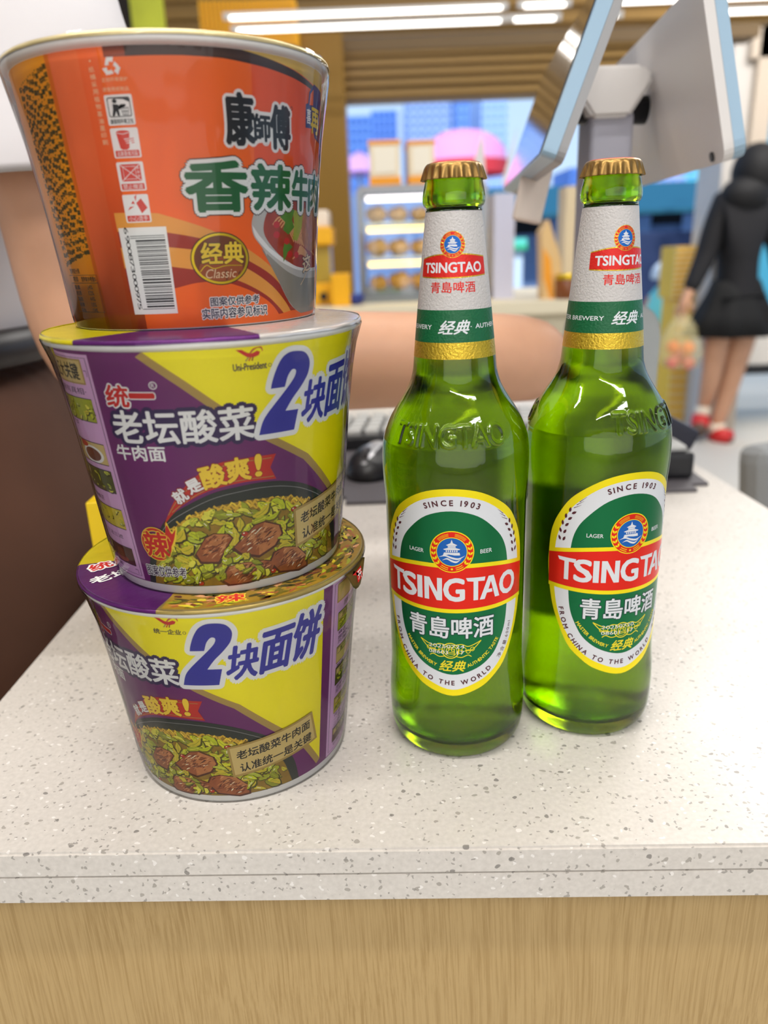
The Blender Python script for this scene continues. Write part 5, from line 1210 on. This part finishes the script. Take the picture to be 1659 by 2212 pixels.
# pastry case
dc = thing('pastry_case', 'lit glass pastry case with shelves of bread on the back counter', 'display case', (at(910, 660, 2.45).x, 2.62, zt))
cx, cy = dc.location.x, 2.62
x0, x1 = at(779, 500, 2.45).x - cx, at(1046, 500, 2.45).x - cx; zc_ = at(800, 408, 2.45).z - zt; y0, y1 = 2.45 - cy, 2.80 - cy
bm = bmesh.new()
for X in (x0, x1):
    for Y_ in (y0, y1): box(bm, X - .009, X + .009, Y_ - .009, Y_ + .009, 0, zc_)
for Y_ in (y0, y1): box(bm, x0, x1, Y_ - .01, Y_ + .01, zc_ - .012, zc_ + .008); box(bm, x0, x1, Y_ - .01, Y_ + .01, 0, .035)
[box(bm, X - .009, X + .009, y0, y1, z_, z_ + .012) for X in (x0, x1) for z_ in (.005, zc_ - .012)]
obj('frame', bm, STEEL, dc)
bm = BX(x0, x1, y0, y1, zc_ - .004, zc_ + .004); obj('top_panel', bm, mat('case top', (176, 172, 168), .4), dc)
bm = BX(x0, x1, y0, y1, .0, .03); obj('base_panel', bm, CREAMB, dc)
LEDS = [mat('cool strip', (255, 240, 236), .4, emit=3), mat('warm strip', (255, 214, 110), .4, emit=3)]
bread0 = None
for k, (py, mm_) in enumerate(((430, 0), (497, 1), (572, 1))):
    zz = at(800, py, 2.45).z - zt
    bm = BX(x0 + .02, x1 - .02, y0 + .002, y0 + .016, zz - .007, zz + .007); obj('light_strip', bm, LEDS[mm_], dc)
    if k: bm = BX(x0 + .01, x1 - .01, y0 + .02, y1 - .01, zz + .014, zz + .02); obj('shelf', bm, mat('glass shelf', (190, 200, 206), .2), dc)
o = pane('front_glass', (781, 412, 1044, 656), 2.43); o.parent = dc; o.matrix_parent_inverse = Matrix.Translation(-Vector(dc.location))
CRUST = mat('bread crust', (246, 184, 104), .5, var=.3, vscale=30)
shelf_z = [zt + .031, at(800, 572, 2.45).z + .021, at(800, 497, 2.45).z + .021]
for k, z_ in enumerate(shelf_z):
    for q in range(5):
        bx_ = cx + x0 + .05 + q * (x1 - x0 - .1) / 4; s_ = .9 + .25 * ((q * 7 + k * 3) % 4) / 4
        if bread0 is None:
            t = bmesh.new(); sphere(t, Vector((0, 0, .026)), .03, 1.15, 1.25, .85, 18)
            for v in t.verts: v.co.z = max(v.co.z, 0) ; v.co.z *= 1 + .06 * math.sin(v.co.x * 160)
            br = obj('bread_roll', t, CRUST, smooth=True); bread0 = br
        else: br = bread0.copy(); C.objects.link(br)
        tag(br, ('golden bread roll on the bottom of the lit pastry case', 'golden bread roll on the lower shelf of the pastry case', 'golden bread roll on the upper shelf of the pastry case')[k], 'bread', ('bread rolls at the bottom of the pastry case', 'bread rolls on the lower shelf', 'bread rolls on the upper shelf')[k])
        br.location = (bx_, 2.58, z_); br.scale = (s_, s_, s_)
# two cake boxes on the case
CBOX = mat('cream card', (236, 220, 190), .6); OBAND = mat('orange card', (242, 160, 40), .6)
for x0_, x1_, lab in ((800, 866, 'left cream and orange cake box on top of the pastry case'), (884, 940, 'right cream and orange cake box on top of the pastry case')):
    a, b = at(x0_, 404, 2.5), at(x1_, 404, 2.5); ht = at(x0_, 306, 2.5).z - (zt + zc_ + .008); wd = b.x - a.x
    cb = thing('cake_box', lab, 'box', (a.x + wd / 2, 2.6, zt + zc_ + .0085), 0, 'cake boxes on the pastry case')
    bm = BX(-wd / 2, wd / 2, -.09, .09, 0, ht); obj('carton', bm, CBOX, cb)
    bm = BX(-wd / 2 - .002, wd / 2 + .002, -.092, .092, .0, ht * .22); obj('orange_band', bm, OBAND, cb)
    bm = BX(-wd / 2 - .003, wd / 2 + .003, -.093, .093, ht * .94, ht * 1.03); obj('lid', bm, OBAND, cb)
    bm = BX(-wd / 2 + .012, wd / 2 - .012, -.0935, -.09, ht * .3, ht * .88); obj('window', bm, mat('box window', (240, 232, 214), .3), cb)
# yellow dispenser, orange box, blue dish at the left end
a, b = at(668, 660, 2.4), at(722, 660, 2.4); sc0 = (b.x - a.x) / 54
dp = thing('drink_dispenser', 'yellow drink dispenser with white top beside the mustard column', 'drink dispenser', ((a.x + b.x) / 2, 2.5, zt))
hz_ = lambda y: at(700, y, 2.4).z - zt; hw = (b.x - a.x) / 2
bm = BX(-hw, hw, -.08, .08, 0, hz_(612), 0, .006); obj('base', bm, YELM, dp)
bm = BX(-hw * .85, hw * .85, -.07, .07, hz_(612), hz_(530), 0, .004); obj('tank', bm, mat('juice tank', (176, 150, 60), .15), dp)
bm = BX(-hw * 1.15, hw * 1.15, -.09, .09, hz_(530), hz_(490), 0, .008); obj('collar', bm, YELM, dp)
bm = BX(-hw * .9, hw * .9, -.07, .07, hz_(490), hz_(452), 0, .008); obj('top_cover', bm, mat('cream white', (240, 224, 206), .4), dp)
bm = bmesh.new(); tube(bm, [(hw * .2, -.085, hz_(640)), (hw * .2, -.11, hz_(640))], .012, 14); obj('tap', bm, BLK, dp)
bm = VB(716, 592, 756, 664, 2.36, .12, bev=.004); o = tag(obj('gift_box', bm, mat('deep yellow card', (240, 176, 16), .5)), 'upright yellow box right of the drink dispenser on the back counter', 'box')
bm = bmesh.new(); q = at(768, 668, 2.4); lathe(bm, [(.0, zt), (.02, zt), (.032, zt + .03), (.03, zt + .03), (.018, zt + .005), (0, zt + .005)], 24, c=(q.x, 2.4, 0)); tag(obj('dish', bm, mat('blue glaze', (30, 50, 130), .3), smooth=True), 'small blue dish on the back counter left of the pastry case', 'dish')
# right end of the back counter: flap carton, wedge pack, cream box, jar
a, b = at(1046, 640, 2.35), at(1090, 640, 2.35)
fc = thing('open_carton', 'tall white carton with open flaps right of the pastry case', 'carton', ((a.x + b.x) / 2 + .035, 2.5, zt)); hw = (b.x - a.x) / 2; ht = at(1060, 418, 2.4).z - zt
bm = BX(-hw, hw, -.1, .1, 0, ht); obj('carton_body', bm, mat('lilac white card', (200, 200, 220), .6), fc)
for k, pts in enumerate((((1012, 398), (1042, 280), (1046, 330), (1050, 398)), ((1083, 395), (1118, 275), (1108, 330), (1092, 402)))):
    bm = bmesh.new(); prism(bm, [at(x, y, 2.45 + .1 * k) - Vector(fc.location) for x, y in pts], (0, 1, 0), .004); obj('flap', bm, mat('card flap', (220, 214, 214), .6), fc)
zj = lambda x, y, Y: at(x, y, Y).z
tp_ = thing('wedge_pack', 'tan and orange wedge shaped pack left of the right bottle neck', 'package', (at(1192, 660, 2.33).x, 2.33, zt + .002))
bm = bmesh.new(); prism(bm, [at(x, y, 2.33) - Vector(tp_.location) for x, y in ((1172, 652), (1213, 652), (1212, 560), (1186, 474), (1170, 500))], (0, 1, 0), .07); obj('pack_body', bm, mat('tan card', (222, 186, 130), .6), tp_)
bm = bmesh.new(); prism(bm, [at(x, y, 2.3285) - Vector(tp_.location) for x, y in ((1174, 600), (1190, 650), (1196, 650), (1190, 560), (1174, 535))], (0, 1, 0), .0014); obj('orange_print', bm, OBAND, tp_)
bm = bmesh.new(); vbox(bm, 1216, 396, 1262, 598, 2.5, .12); zb = at(1230, 598, 2.5).z
tag(obj('cream_box', BX(at(1216, 600, 2.5).x, at(1262, 600, 2.5).x, 2.5, 2.6, zt, at(1230, 402, 2.5).z), mat('cream panel', (216, 198, 164), .6)), 'tall cream box standing left of the right bottle neck', 'box'); bm.free()  # plain cream box standing upright on the back counter
jr = thing('jar', 'small brown jar with gold lid beside the right bottle neck', 'jar', (at(1226, 650, 2.3).x + .0, 2.315, zt))
hj = at(1226, 592, 2.3).z - zt
bm = bmesh.new(); lathe(bm, [(.0, 0), (.03, 0), (.034, .008), (.034, hj * .74), (.03, hj * .8)], 28); obj('glass', bm, mat('brown glass', (128, 74, 40), .2), jr, smooth=True)
bm = bmesh.new(); lathe(bm, [(.033, hj * .8), (.034, hj * .82), (.034, hj), (0, hj)], 28); obj('lid', bm, GOLDF, jr, smooth=True)

# ------------------------------------------------------------------ passers-by
Yw = 4.48
wm = thing('person', 'person in black hooded top and black skirt walking away with a shopping bag', 'person', (at(1560, 940, Yw).x, Yw, 0))
W = lambda x, y, dy=0.0: at(x, y, Yw + dy) - Vector(wm.location)
px = Yw / 1645 * .96
nodes = []; edges = []
pel = N(W(1588, 650), .125, .10); ab = N(W(1592, 580), .10, .085); ch = N(W(1602, 480), .12, .09); nk = N(W(1622, 412), .05); hd = N(W(1634, 385), .07, .08); tp = N(W(1640, 348), .075, .085)
for a_, b_ in ((pel, ab), (ab, ch), (ch, nk), (nk, hd), (hd, tp)): Ed(a_, b_)
s1 = N(W(1556, 438), .055); e1 = N(W(1528, 545), .045); w1 = N(W(1484, 640, -.05), .03); Ed(ch, s1); Ed(s1, e1); Ed(e1, w1)
hand(nodes, edges, w1, W(1472, 668, -.06) - W(1484, 640, -.05), (-.7, -.7, 0), .95, .9)
s2 = N(W(1652, 438), .055); e2 = N(W(1684, 545), .045); w2 = N(W(1690, 640, -.12), .03); Ed(ch, s2); Ed(s2, e2); Ed(e2, w2)
hand(nodes, edges, w2, (0, -.2, -1), (1, 0, 0), .95, .6)
h1 = N(W(1556, 690), .095); k1 = N(W(1540, 790, -.04), .062); c1 = N(W(1532, 835, .0), .058); a1 = N(W(1518, 886, .06), .036); t1 = N(W(1512, 922, -.02), .036, .03)
for a_, b_ in ((pel, h1), (h1, k1), (k1, c1), (c1, a1), (a1, t1)): Ed(a_, b_)
h2 = N(W(1612, 690), .098); k2 = N(W(1584, 800, -.02), .066); c2 = N(W(1572, 845), .06); a2 = N(W(1546, 926, 0), .038); t2 = N(W(1574, 942, -.08), .034, .028)
for a_, b_ in ((pel, h2), (h2, k2), (k2, c2), (c2, a2), (a2, t2)): Ed(a_, b_)
skin('body', nodes, edges, SKIN, wm)
BLKC = mat('black jersey', (22, 21, 25), .8); SKIRT = mat('black skirt cloth', (12, 12, 14), .8)
nodes = []; edges = []
p0 = N(W(1590, 612), .135, .115); p1 = N(W(1594, 560), .135, .115); p2 = N(W(1602, 480), .15, .115); p3 = N(W(1614, 430), .10, .085); p9 = N(W(1589, 636), .14, .12); Ed(p0, p9); Ed(p0, p1); Ed(p1, p2); Ed(p2, p3)
q1 = N(W(1556, 440), .075); q2 = N(W(1528, 545), .065); q3 = N(W(1488, 632, -.05), .045); Ed(p2, q1); Ed(q1, q2); Ed(q2, q3)
q1 = N(W(1654, 440), .075); q2 = N(W(1685, 545), .065); q3 = N(W(1691, 630, -.12), .045); Ed(p2, q1); Ed(q1, q2); Ed(q2, q3)
skin('hooded_top', nodes, edges, BLKC, wm)
bm = bmesh.new(); q = W(1634, 372); sphere(bm, q, .135, .95, 1, 1.12, 22); sphere(bm, W(1612, 420, -.04), .13, 1.05, .8, .75, 20); obj('hair_and_hood', bm, mat('black hood', (14, 13, 16), .7), wm, smooth=True)
bm = bmesh.new(); a = W(1590, 604); b = W(1580, 722); loft(bm, [(b.x, b.y, b.z, .27, .2), (e(a, b, .6).x, e(a, b, .6).y, e(a, b, .6).z, .215, .165), (e(a, b, .25).x, e(a, b, .25).y, e(a, b, .25).z, .16, .13), (a.x, a.y, a.z, .13, .11)], 40, fold=lambda an, k: .06 * math.sin(an * 9) * (1 - k / 3.2)); obj('skirt', bm, SKIRT, wm, smooth=True)
SOCK = mat('white sock', (232, 220, 200), .8); REDS = mat('red shoe leather', (200, 40, 40), .5); SOLE = mat('dark sole', (90, 70, 60), .6)
bm = bmesh.new(); tube(bm, [W(1519, 878, .05), W(1515, 900, .04)], [.044, .048], 16); obj('sock', bm, SOCK, wm, smooth=True)
bm = bmesh.new(); tube(bm, [W(1549, 914), W(1547, 934)], [.045, .05], 16); obj('sock', bm, SOCK, wm, smooth=True)
bm = bmesh.new(); tube(bm, [W(1515, 898, .05), W(1513, 908, .03), W(1511, 925, -.05)], [.05, .054, .045], 18); s_ = obj('shoe', bm, REDS, wm, smooth=True); bm = bmesh.new(); tube(bm, [W(1512, 916, .05), W(1509, 930, -.06)], [.05, .046], 16); obj('sole', bm, SOLE, s_, smooth=True)
bm = bmesh.new(); tube(bm, [W(1541, 938, .02), W(1553, 941, -.03), W(1576, 944, -.1)], [.046, .05, .04], 18); s_ = obj('shoe', bm, REDS, wm, smooth=True); bm = bmesh.new(); tube(bm, [W(1540, 949, .02), W(1577, 952, -.1)], [.03, .028], 16); obj('sole', bm, SOLE, s_, smooth=True)
face(wm, W(1637, 368), (0, 1, 0), .9)
# carrier bag with fruit in her hand
BAGM = bpy.data.materials.new('thin plastic bag'); BAGM.use_nodes = True; nn = BAGM.node_tree; bb = nn.nodes['Principled BSDF']; bb.inputs['Base Color'].default_value = lin((238, 226, 170)); bb.inputs['Alpha'].default_value = .3; bb.inputs['Roughness'].default_value = .3
bg_ = thing('carrier_bag', 'thin pale plastic carrier bag held by the person in the black skirt', 'bag', at(1468, 790, Yw - .06))
G = lambda x, y, dy=0.0: at(x, y, Yw - .06 + dy) - Vector(bg_.location)
secs = []
for x, y, rx in ((1470, 790, .10), (1470, 765, .125), (1471, 735, .12), (1472, 705, .075), (1474, 680, .035)):
    p = G(x, y); secs.append((p.x, p.y, p.z, rx, rx * .75))
bm = bmesh.new(); loft(bm, secs, 28, fold=lambda an, k: .08 * math.sin(an * 7 + k)); obj('bag_body', bm, BAGM, bg_, smooth=True)
bm = bmesh.new(); p = G(1474, 682); tube(bm, [p + Vector((-.02, 0, -.02)), p + Vector((-.015, 0, .06)), p + Vector((.015, 0, .06)), p + Vector((.02, 0, -.02))], .008, 8); obj('handle', bm, BAGM, bg_, smooth=True)
FR = [mat('orange peel', (244, 120, 40), .5), mat('pink fruit', (226, 120, 110), .5)]
for k, (x, y, r_, mi) in enumerate(((1454, 750, .038, 0), (1486, 752, .038, 0), (1452, 782, .038, 1), (1486, 784, .038, 1), (1469, 770, .036, 1))):
    f_ = thing('fruit', ['left orange fruit in the carrier bag', 'right orange fruit in the carrier bag', 'left lower pink fruit in the carrier bag', 'right lower pink fruit in the carrier bag', 'middle pink fruit in the carrier bag'][k], 'fruit', at(x, y, Yw - .06 + (.055 if k == 4 else -.03)), 0, 'fruit in the carrier bag')
    bm = bmesh.new(); sphere(bm, Vector((0, 0, 0)), r_, seg=18); obj('peel', bm, FR[mi], f_, smooth=True)
    bm = bmesh.new(); tube(bm, [(0, 0, r_ * .95), (.003, 0, r_ * 1.15)], .004, 8); obj('stem', bm, LEAFD[0], f_)
# child in teal outside the counter
Yc = 5.9
cw = thing('person', 'small person in teal coat and white hat beside the yellow crates', 'person', (at(1440, 640, Yc).x, Yc, 0))
hc_ = at(1440, 562, Yc).z; sx0 = 0
nodes = []; edges = []
pl = N((0, 0, hc_ * .5), .09); cc = N((0, 0, hc_ * .72), .1); nn_ = N((0, 0, hc_ * .8), .045); hh = N((0, 0, hc_ * .88), .08); tt_ = N((0, 0, hc_ * .95), .08)
for a_, b_ in ((pl, cc), (cc, nn_), (nn_, hh), (hh, tt_)): Ed(a_, b_)
for s_ in (-1, 1):
    sA = N((s_ * .12, 0, hc_ * .72), .04); eA = N((s_ * .19, -.03, hc_ * .58), .034); wA = N((s_ * .21, -.08, hc_ * .48), .024); Ed(cc, sA); Ed(sA, eA); Ed(eA, wA)
    hand(nodes, edges, wA, (s_ * .1, -.2, -1), (s_, 0, 0), .65, .5)
    hA = N((s_ * .06, 0, hc_ * .45), .06); kA = N((s_ * .065, 0, hc_ * .25), .045); aA = N((s_ * .065, 0, .06), .034); tA = N((s_ * .07, -.09, .035), .03); Ed(pl, hA); Ed(hA, kA); Ed(kA, aA); Ed(aA, tA)
skin('body', nodes, edges, SKIN, cw)
bm = bmesh.new(); loft(bm, [(0, 0, hc_ * .42, .25, .2), (0, 0, hc_ * .6, .2, .16), (0, 0, hc_ * .74, .14, .115), (0, 0, hc_ * .82, .075, .07)], 32, fold=lambda an, k: .07 * math.sin(an * 6 + k) * (1 - k / 3.2)); obj('coat', bm, mat('teal cloth', (120, 214, 216), .6), cw, smooth=True)
bm = bmesh.new(); sphere(bm, Vector((0, 0, hc_ * .9)), .125, 1, 1, .85, 22); bmesh.ops.bisect_plane(bm, geom=bm.verts[:] + bm.edges[:] + bm.faces[:], plane_co=(0, 0, hc_ * .87), plane_no=(0, 0, -1), clear_outer=True); obj('hat', bm, mat('white hat', (226, 236, 244), .5), cw, smooth=True)
face(cw, (0, 0, hc_ * .87), (0, -1, 0), .8)
# yellow slatted crates
zc0 = 0.0
for k, (y0_, y1_, lab) in enumerate(((650, 770, 'lower yellow slatted crate behind the person with the bag'), (530, 648, 'upper yellow slatted crate behind the person with the bag'))):
    pa, pb = at(1452, y1_, 4.95), at(1524, y0_, 4.95)
    z0_ = pa.z if k else 0
    cr_ = thing('slatted_crate', lab, 'crate', ((pa.x + pb.x) / 2, 5.1, z0_), 0, 'yellow slatted crates')
    hw = (pb.x - pa.x) / 2; hh_ = (pb.z if k else at(1452, 650, 4.95).z) - z0_ - .003
    bm = BX(-hw + .012, hw - .012, -.128, .14, 0, hh_); obj('crate_body', bm, mat('crate yellow', (250, 196, 20), .5), cr_)
    n_ = 10 if k else 14
    bm = bmesh.new()
    for q in range(n_): box(bm, -hw, hw, -.14, -.128, hh_ * (q + .2) / n_, hh_ * (q + .62) / n_)
    obj('slats', bm, mat('crate slat', (250, 224, 160), .5), cr_)
# grey padded chair at the right edge
gc = thing('padded_chair', 'grey padded chair just showing at the lower right edge', 'chair', (.86, .90, 0), R(20))
bm = BX(-.24, .24, -.24, .24, .40, .48, 0, .03); obj('seat', bm, mat('grey fabric', (138, 140, 142), .9), gc)
bm = bmesh.new(); t = bmesh.new(); box(t, -.23, .23, -.03, .03, 0, .42, 0, .028); merge(bm, t, Matrix.Translation((0, .235, .46)) @ Matrix.Rotation(R(-8), 4, 'X')); obj('backrest', bm, MATS['grey fabric'], gc)
for a_ in (-1, 1):
    for b_ in (-1, 1): bm = bmesh.new(); tube(bm, [(a_ * .2, b_ * .2, 0), (a_ * .19, b_ * .19, .41)], .014, 12); obj('leg', bm, STEEL, gc, smooth=True)

# ------------------------------------------------------------------ street outside
pave = BX(-40, 60, 4.9, 90, -.25, -.02); struct('ground', pave, mat('street paving', (150, 154, 160), .8, var=.1, vscale=2))
def facade(name, px, Y, dY, wall, win, nx, ny, label, base=-.25):
    a, b = at(px[0], px[3], Y), at(px[2], px[1], Y); c, d = at(px[0], px[1], Y), at(px[2], px[3], Y)
    xa, xb = (a.x + c.x) / 2, (b.x + d.x) / 2; zt_ = (b.z + c.z) / 2
    T = thing(name, label, 'building', ((xa + xb) / 2, Y, base)); hw = (xb - xa) / 2; ht = zt_ - base
    bm = BX(-hw, hw, 0, dY, 0, ht); obj('wall', bm, wall, T)
    vis = max(0, at(0, 520, Y).z - base)
    zlo = max(0.0, min(vis, ht * .5))
    for i in range(ny):
        z0_ = zlo + (ht - zlo) * (i + .25) / ny; z1_ = zlo + (ht - zlo) * (i + .72) / ny
        for k in range(nx):
            if not i and not k: w0 = obj('window', BX(-hw / nx * .6, hw / nx * .6, -.12, .02, 0, z1_ - z0_), win, T); wk = w0
            else: wk = w0.copy(); C.objects.link(wk)
            wk.location = (-hw + 2 * hw * (k + .5) / nx, 0, z0_)
    return T
TW = [mat('pale tower', (176, 200, 236), .8), mat('blue tower', (104, 146, 214), .8), mat('lilac tower', (190, 190, 226), .8)]; WIN = [mat('tower glass', (70, 112, 190), .2), mat('tower glass pale', (140, 180, 236), .2)]
facade('tower_block', (756, 250, 806, 520), 46, 6, TW[1], WIN[0], 4, 12, 'blue tower at the left edge of the shop window')
facade('tower_block', (806, 238, 862, 520), 54, 6, TW[1], WIN[0], 5, 14, 'blue tower behind the left cake box')
facade('tower_block', (880, 204, 975, 520), 48, 6, TW[0], WIN[0], 6, 16, 'tall pale blue tower above the left bottle')
facade('tower_block', (985, 190, 1030, 520), 58, 6, TW[1], WIN[1], 4, 16, 'narrow blue tower between left bottle and cashier screen')
facade('tower_block', (1040, 180, 1095, 520), 50, 6, TW[0], WIN[1], 4, 16, 'pale tower left of the cashier screen')
facade('tower_block', (1230, 360, 1345, 520), 60, 6, TW[1], WIN[0], 7, 8, 'low blue block behind the terminal post')
facade('tower_block', (1400, 380, 1476, 520), 44, 6, TW[2], WIN[1], 4, 6, 'lilac block below the customer screen')
facade('tower_block', (1478, 355, 1540, 520), 47, 6, mat('aqua tower', (110, 214, 226), .7), WIN[1], 3, 7, 'aqua block beside the white pillar')
# arcade with teal awning, dark openings and fence across the street
ar = thing('arcade', 'low grey blue building with teal awning across the street', 'building', (at(1300, 520, 13).x, 13, -.25))
Q = lambda x, y, dy=0.0: at(x, y, 13 + dy) - Vector(ar.location)
a, b = Q(700, 640), Q(1640, 470); bm = BX(a.x, b.x, 0, 3, 0, Q(1300, 400).z); obj('wall', bm, mat('blue grey wall', (112, 140, 184), .7), ar)
bm = bmesh.new(); prism(bm, [Vector((Q(1000, 402).x, -1.2, Q(1300, 462).z)), Vector((Q(1000, 402).x, 0, Q(1300, 398).z)), Vector((Q(1000, 402).x, 0, Q(1300, 440).z)), Vector((Q(1000, 402).x, -1.2, Q(1300, 470).z))], (1, 0, 0), Q(1600, 402).x - Q(1000, 402).x); obj('awning', bm, mat('teal awning', (24, 92, 112), .6), ar)
for x0_, x1_, y0_, y1_ in ((1085, 1170, 465, 500), (1405, 1470, 452, 490), (1230, 1300, 470, 540)):
    bm = BX(Q(x0_, 500).x, Q(x1_, 500).x, -.03, .3, Q(1300, y1_).z, Q(1300, y0_).z); obj('dark_opening', bm, mat('dark opening', (16, 20, 28), .7), ar)
for x0_, x1_ in ((1195, 1216), (1470, 1545), (1372, 1402)):
    bm = BX(Q(x0_, 500).x, Q(x1_, 500).x, -.05, .3, 0, Q(1300, 470).z); obj('pale_pier', bm, mat('pale blue pier', (150, 186, 236), .7), ar)
fn_ = thing('fence', 'dark blue bar fence in front of the arcade', 'fence', (at(1440, 560, 11).x, 11, -.02))
Q2 = lambda x, y: at(x, y, 11) - Vector(fn_.location)
zt2 = Q2(1440, 500).z
bm = BX(Q2(1380, 500).x, Q2(1560, 500).x, -.02, .02, zt2 - .05, zt2); obj('rail', bm, mat('navy metal', (46, 60, 96), .5), fn_)
bm = BX(Q2(1380, 500).x, Q2(1560, 500).x, -.02, .02, .1, .15); obj('rail', bm, MATS['navy metal'], fn_)
k0 = None
for q in range(22):
    x = Q2(1382 + q * 8, 500).x
    if k0 is None: bm = BX(-.02, .02, -.015, .015, 0, zt2 - .02); k0 = obj('bar', bm, MATS['navy metal'], fn_); kk = k0
    else: kk = k0.copy(); C.objects.link(kk); kk.parent = fn_
    kk.location = (x, 0, 0)
bm = BX(Q2(1388, 540).x, Q2(1470, 540).x, .03, .05, .1, zt2 - .06); obj('infill_panel', bm, mat('navy panel', (40, 54, 92), .6), fn_)
# small green and white kiosk
ks = thing('kiosk', 'small white kiosk with green sign board between the bottles', 'kiosk', (at(1112, 610, 8).x, 8, -.02))
Q3 = lambda x, y: at(x, y, 8) - Vector(ks.location)
bm = BX(Q3(1084, 600).x, Q3(1128, 600).x, 0, .6, 0, Q3(1110, 535).z); obj('cabin', bm, mat('kiosk white', (190, 214, 240), .6), ks)
bm = BX(Q3(1082, 600).x, Q3(1134, 600).x, -.06, .62, Q3(1110, 535).z, Q3(1110, 515).z); obj('sign_board', bm, mat('kiosk teal', (90, 200, 190), .5), ks)
bm = BX(Q3(1082, 600).x, Q3(1134, 600).x, -.09, -.06, Q3(1110, 540).z, Q3(1110, 531).z); obj('green_strip', bm, mat('kiosk green', (30, 160, 110), .5), ks)
bm = BX(Q3(1091, 600).x, Q3(1102, 600).x, -.02, 0, Q3(1110, 605).z, Q3(1110, 575).z); obj('green_door', bm, MATS['kiosk green'], ks)
# pink parasol in the street
pu = thing('parasol', 'pink parasol with red hem in the street above the left bottle', 'parasol', (at(1000, 340, 10).x, 10, -.1))
zc1 = at(1000, 278, 10).z + .1; zc2 = at(1000, 352, 10).z + .1; rr_ = (at(1096, 340, 10).x - at(905, 340, 10).x) / 2
bm = bmesh.new(); lathe(bm, [(rr_, zc2), (rr_ * .93, zc2 + (zc1 - zc2) * .4), (rr_ * .75, zc2 + (zc1 - zc2) * .68), (rr_ * .45, zc2 + (zc1 - zc2) * .9), (0, zc1)], 32, cap0=False); cp_ = obj('canopy', bm, mat('pink canopy', (248, 160, 206), .7), pu, smooth=True)
bm = bmesh.new(); lathe(bm, [(rr_ * 1.01, zc2 - .14), (rr_ * 1.01, zc2 + .01)], 32, cap0=False, cap1=False); obj('hem', bm, mat('red hem', (222, 60, 70), .7), cp_, smooth=True)
bm = bmesh.new(); tube(bm, [(0, 0, 0), (0, 0, zc1)], .04, 12); obj('pole', bm, STEEL, pu)
pu2 = thing('parasol', 'lilac pink parasol in the street left of the cake boxes', 'parasol', (at(776, 350, 20).x, 20, -.1)); z2 = at(776, 326, 20).z + .1
bm = bmesh.new(); lathe(bm, [(.75, z2 - .5), (.4, z2 - .2), (0, z2)], 28, cap0=False); obj('canopy', bm, mat('lilac canopy', (214, 160, 214), .7), pu2, smooth=True)
bm = bmesh.new(); tube(bm, [(0, 0, 0), (0, 0, z2)], .04, 12); obj('pole', bm, STEEL, pu2)
# behind the right window: tree, yellow rail, blue board
rt = thing('street_tree', 'green tree seen through the window at the right edge', 'tree', (at(1665, 200, 9).x, 9, -.02)); zt3 = at(1660, 170, 9).z
bm = bmesh.new(); rnd = random.Random(3)
for q in range(240):
    p = Vector((rnd.gauss(0, .45), rnd.gauss(0, .3), zt3 + .2 + rnd.gauss(0, .4))); d = Vector((rnd.gauss(0, 1), rnd.gauss(0, 1), rnd.gauss(0, 1))).normalized(); s_ = d.cross(Vector((0, 0, 1))).normalized() * .09
    vs = [bm.verts.new(p), bm.verts.new(p + d * .12 + s_ * .6), bm.verts.new(p + d * .26), bm.verts.new(p + d * .12 - s_ * .6)]; bm.faces.new(vs)
obj('foliage', bm, mat('tree green', (70, 130, 110), .6), rt)
bm = bmesh.new(); tube(bm, [(0, 0, 0), (.03, 0, zt3 * .6), (0, 0, zt3)], [.09, .07, .04], 12); obj('trunk', bm, mat('bark', (90, 74, 60), .8), rt)
sg = thing('street_sign', 'light blue street hoarding with yellow top rail at the right edge', 'hoarding', (at(1660, 300, 8).x, 8, -.02)); Q4 = lambda x, y: at(x, y, 8) - Vector(sg.location)
bm = BX(Q4(1585, 300).x, Q4(1760, 300).x, 0, .1, 0, Q4(1640, 242).z); obj('board', bm, mat('sky blue board', (96, 206, 240), .5), sg)
bm = BX(Q4(1585, 300).x, Q4(1760, 300).x, -.02, .12, Q4(1640, 242).z, Q4(1640, 228).z); obj('rail', bm, mat('lime rail', (212, 232, 20), .5), sg)
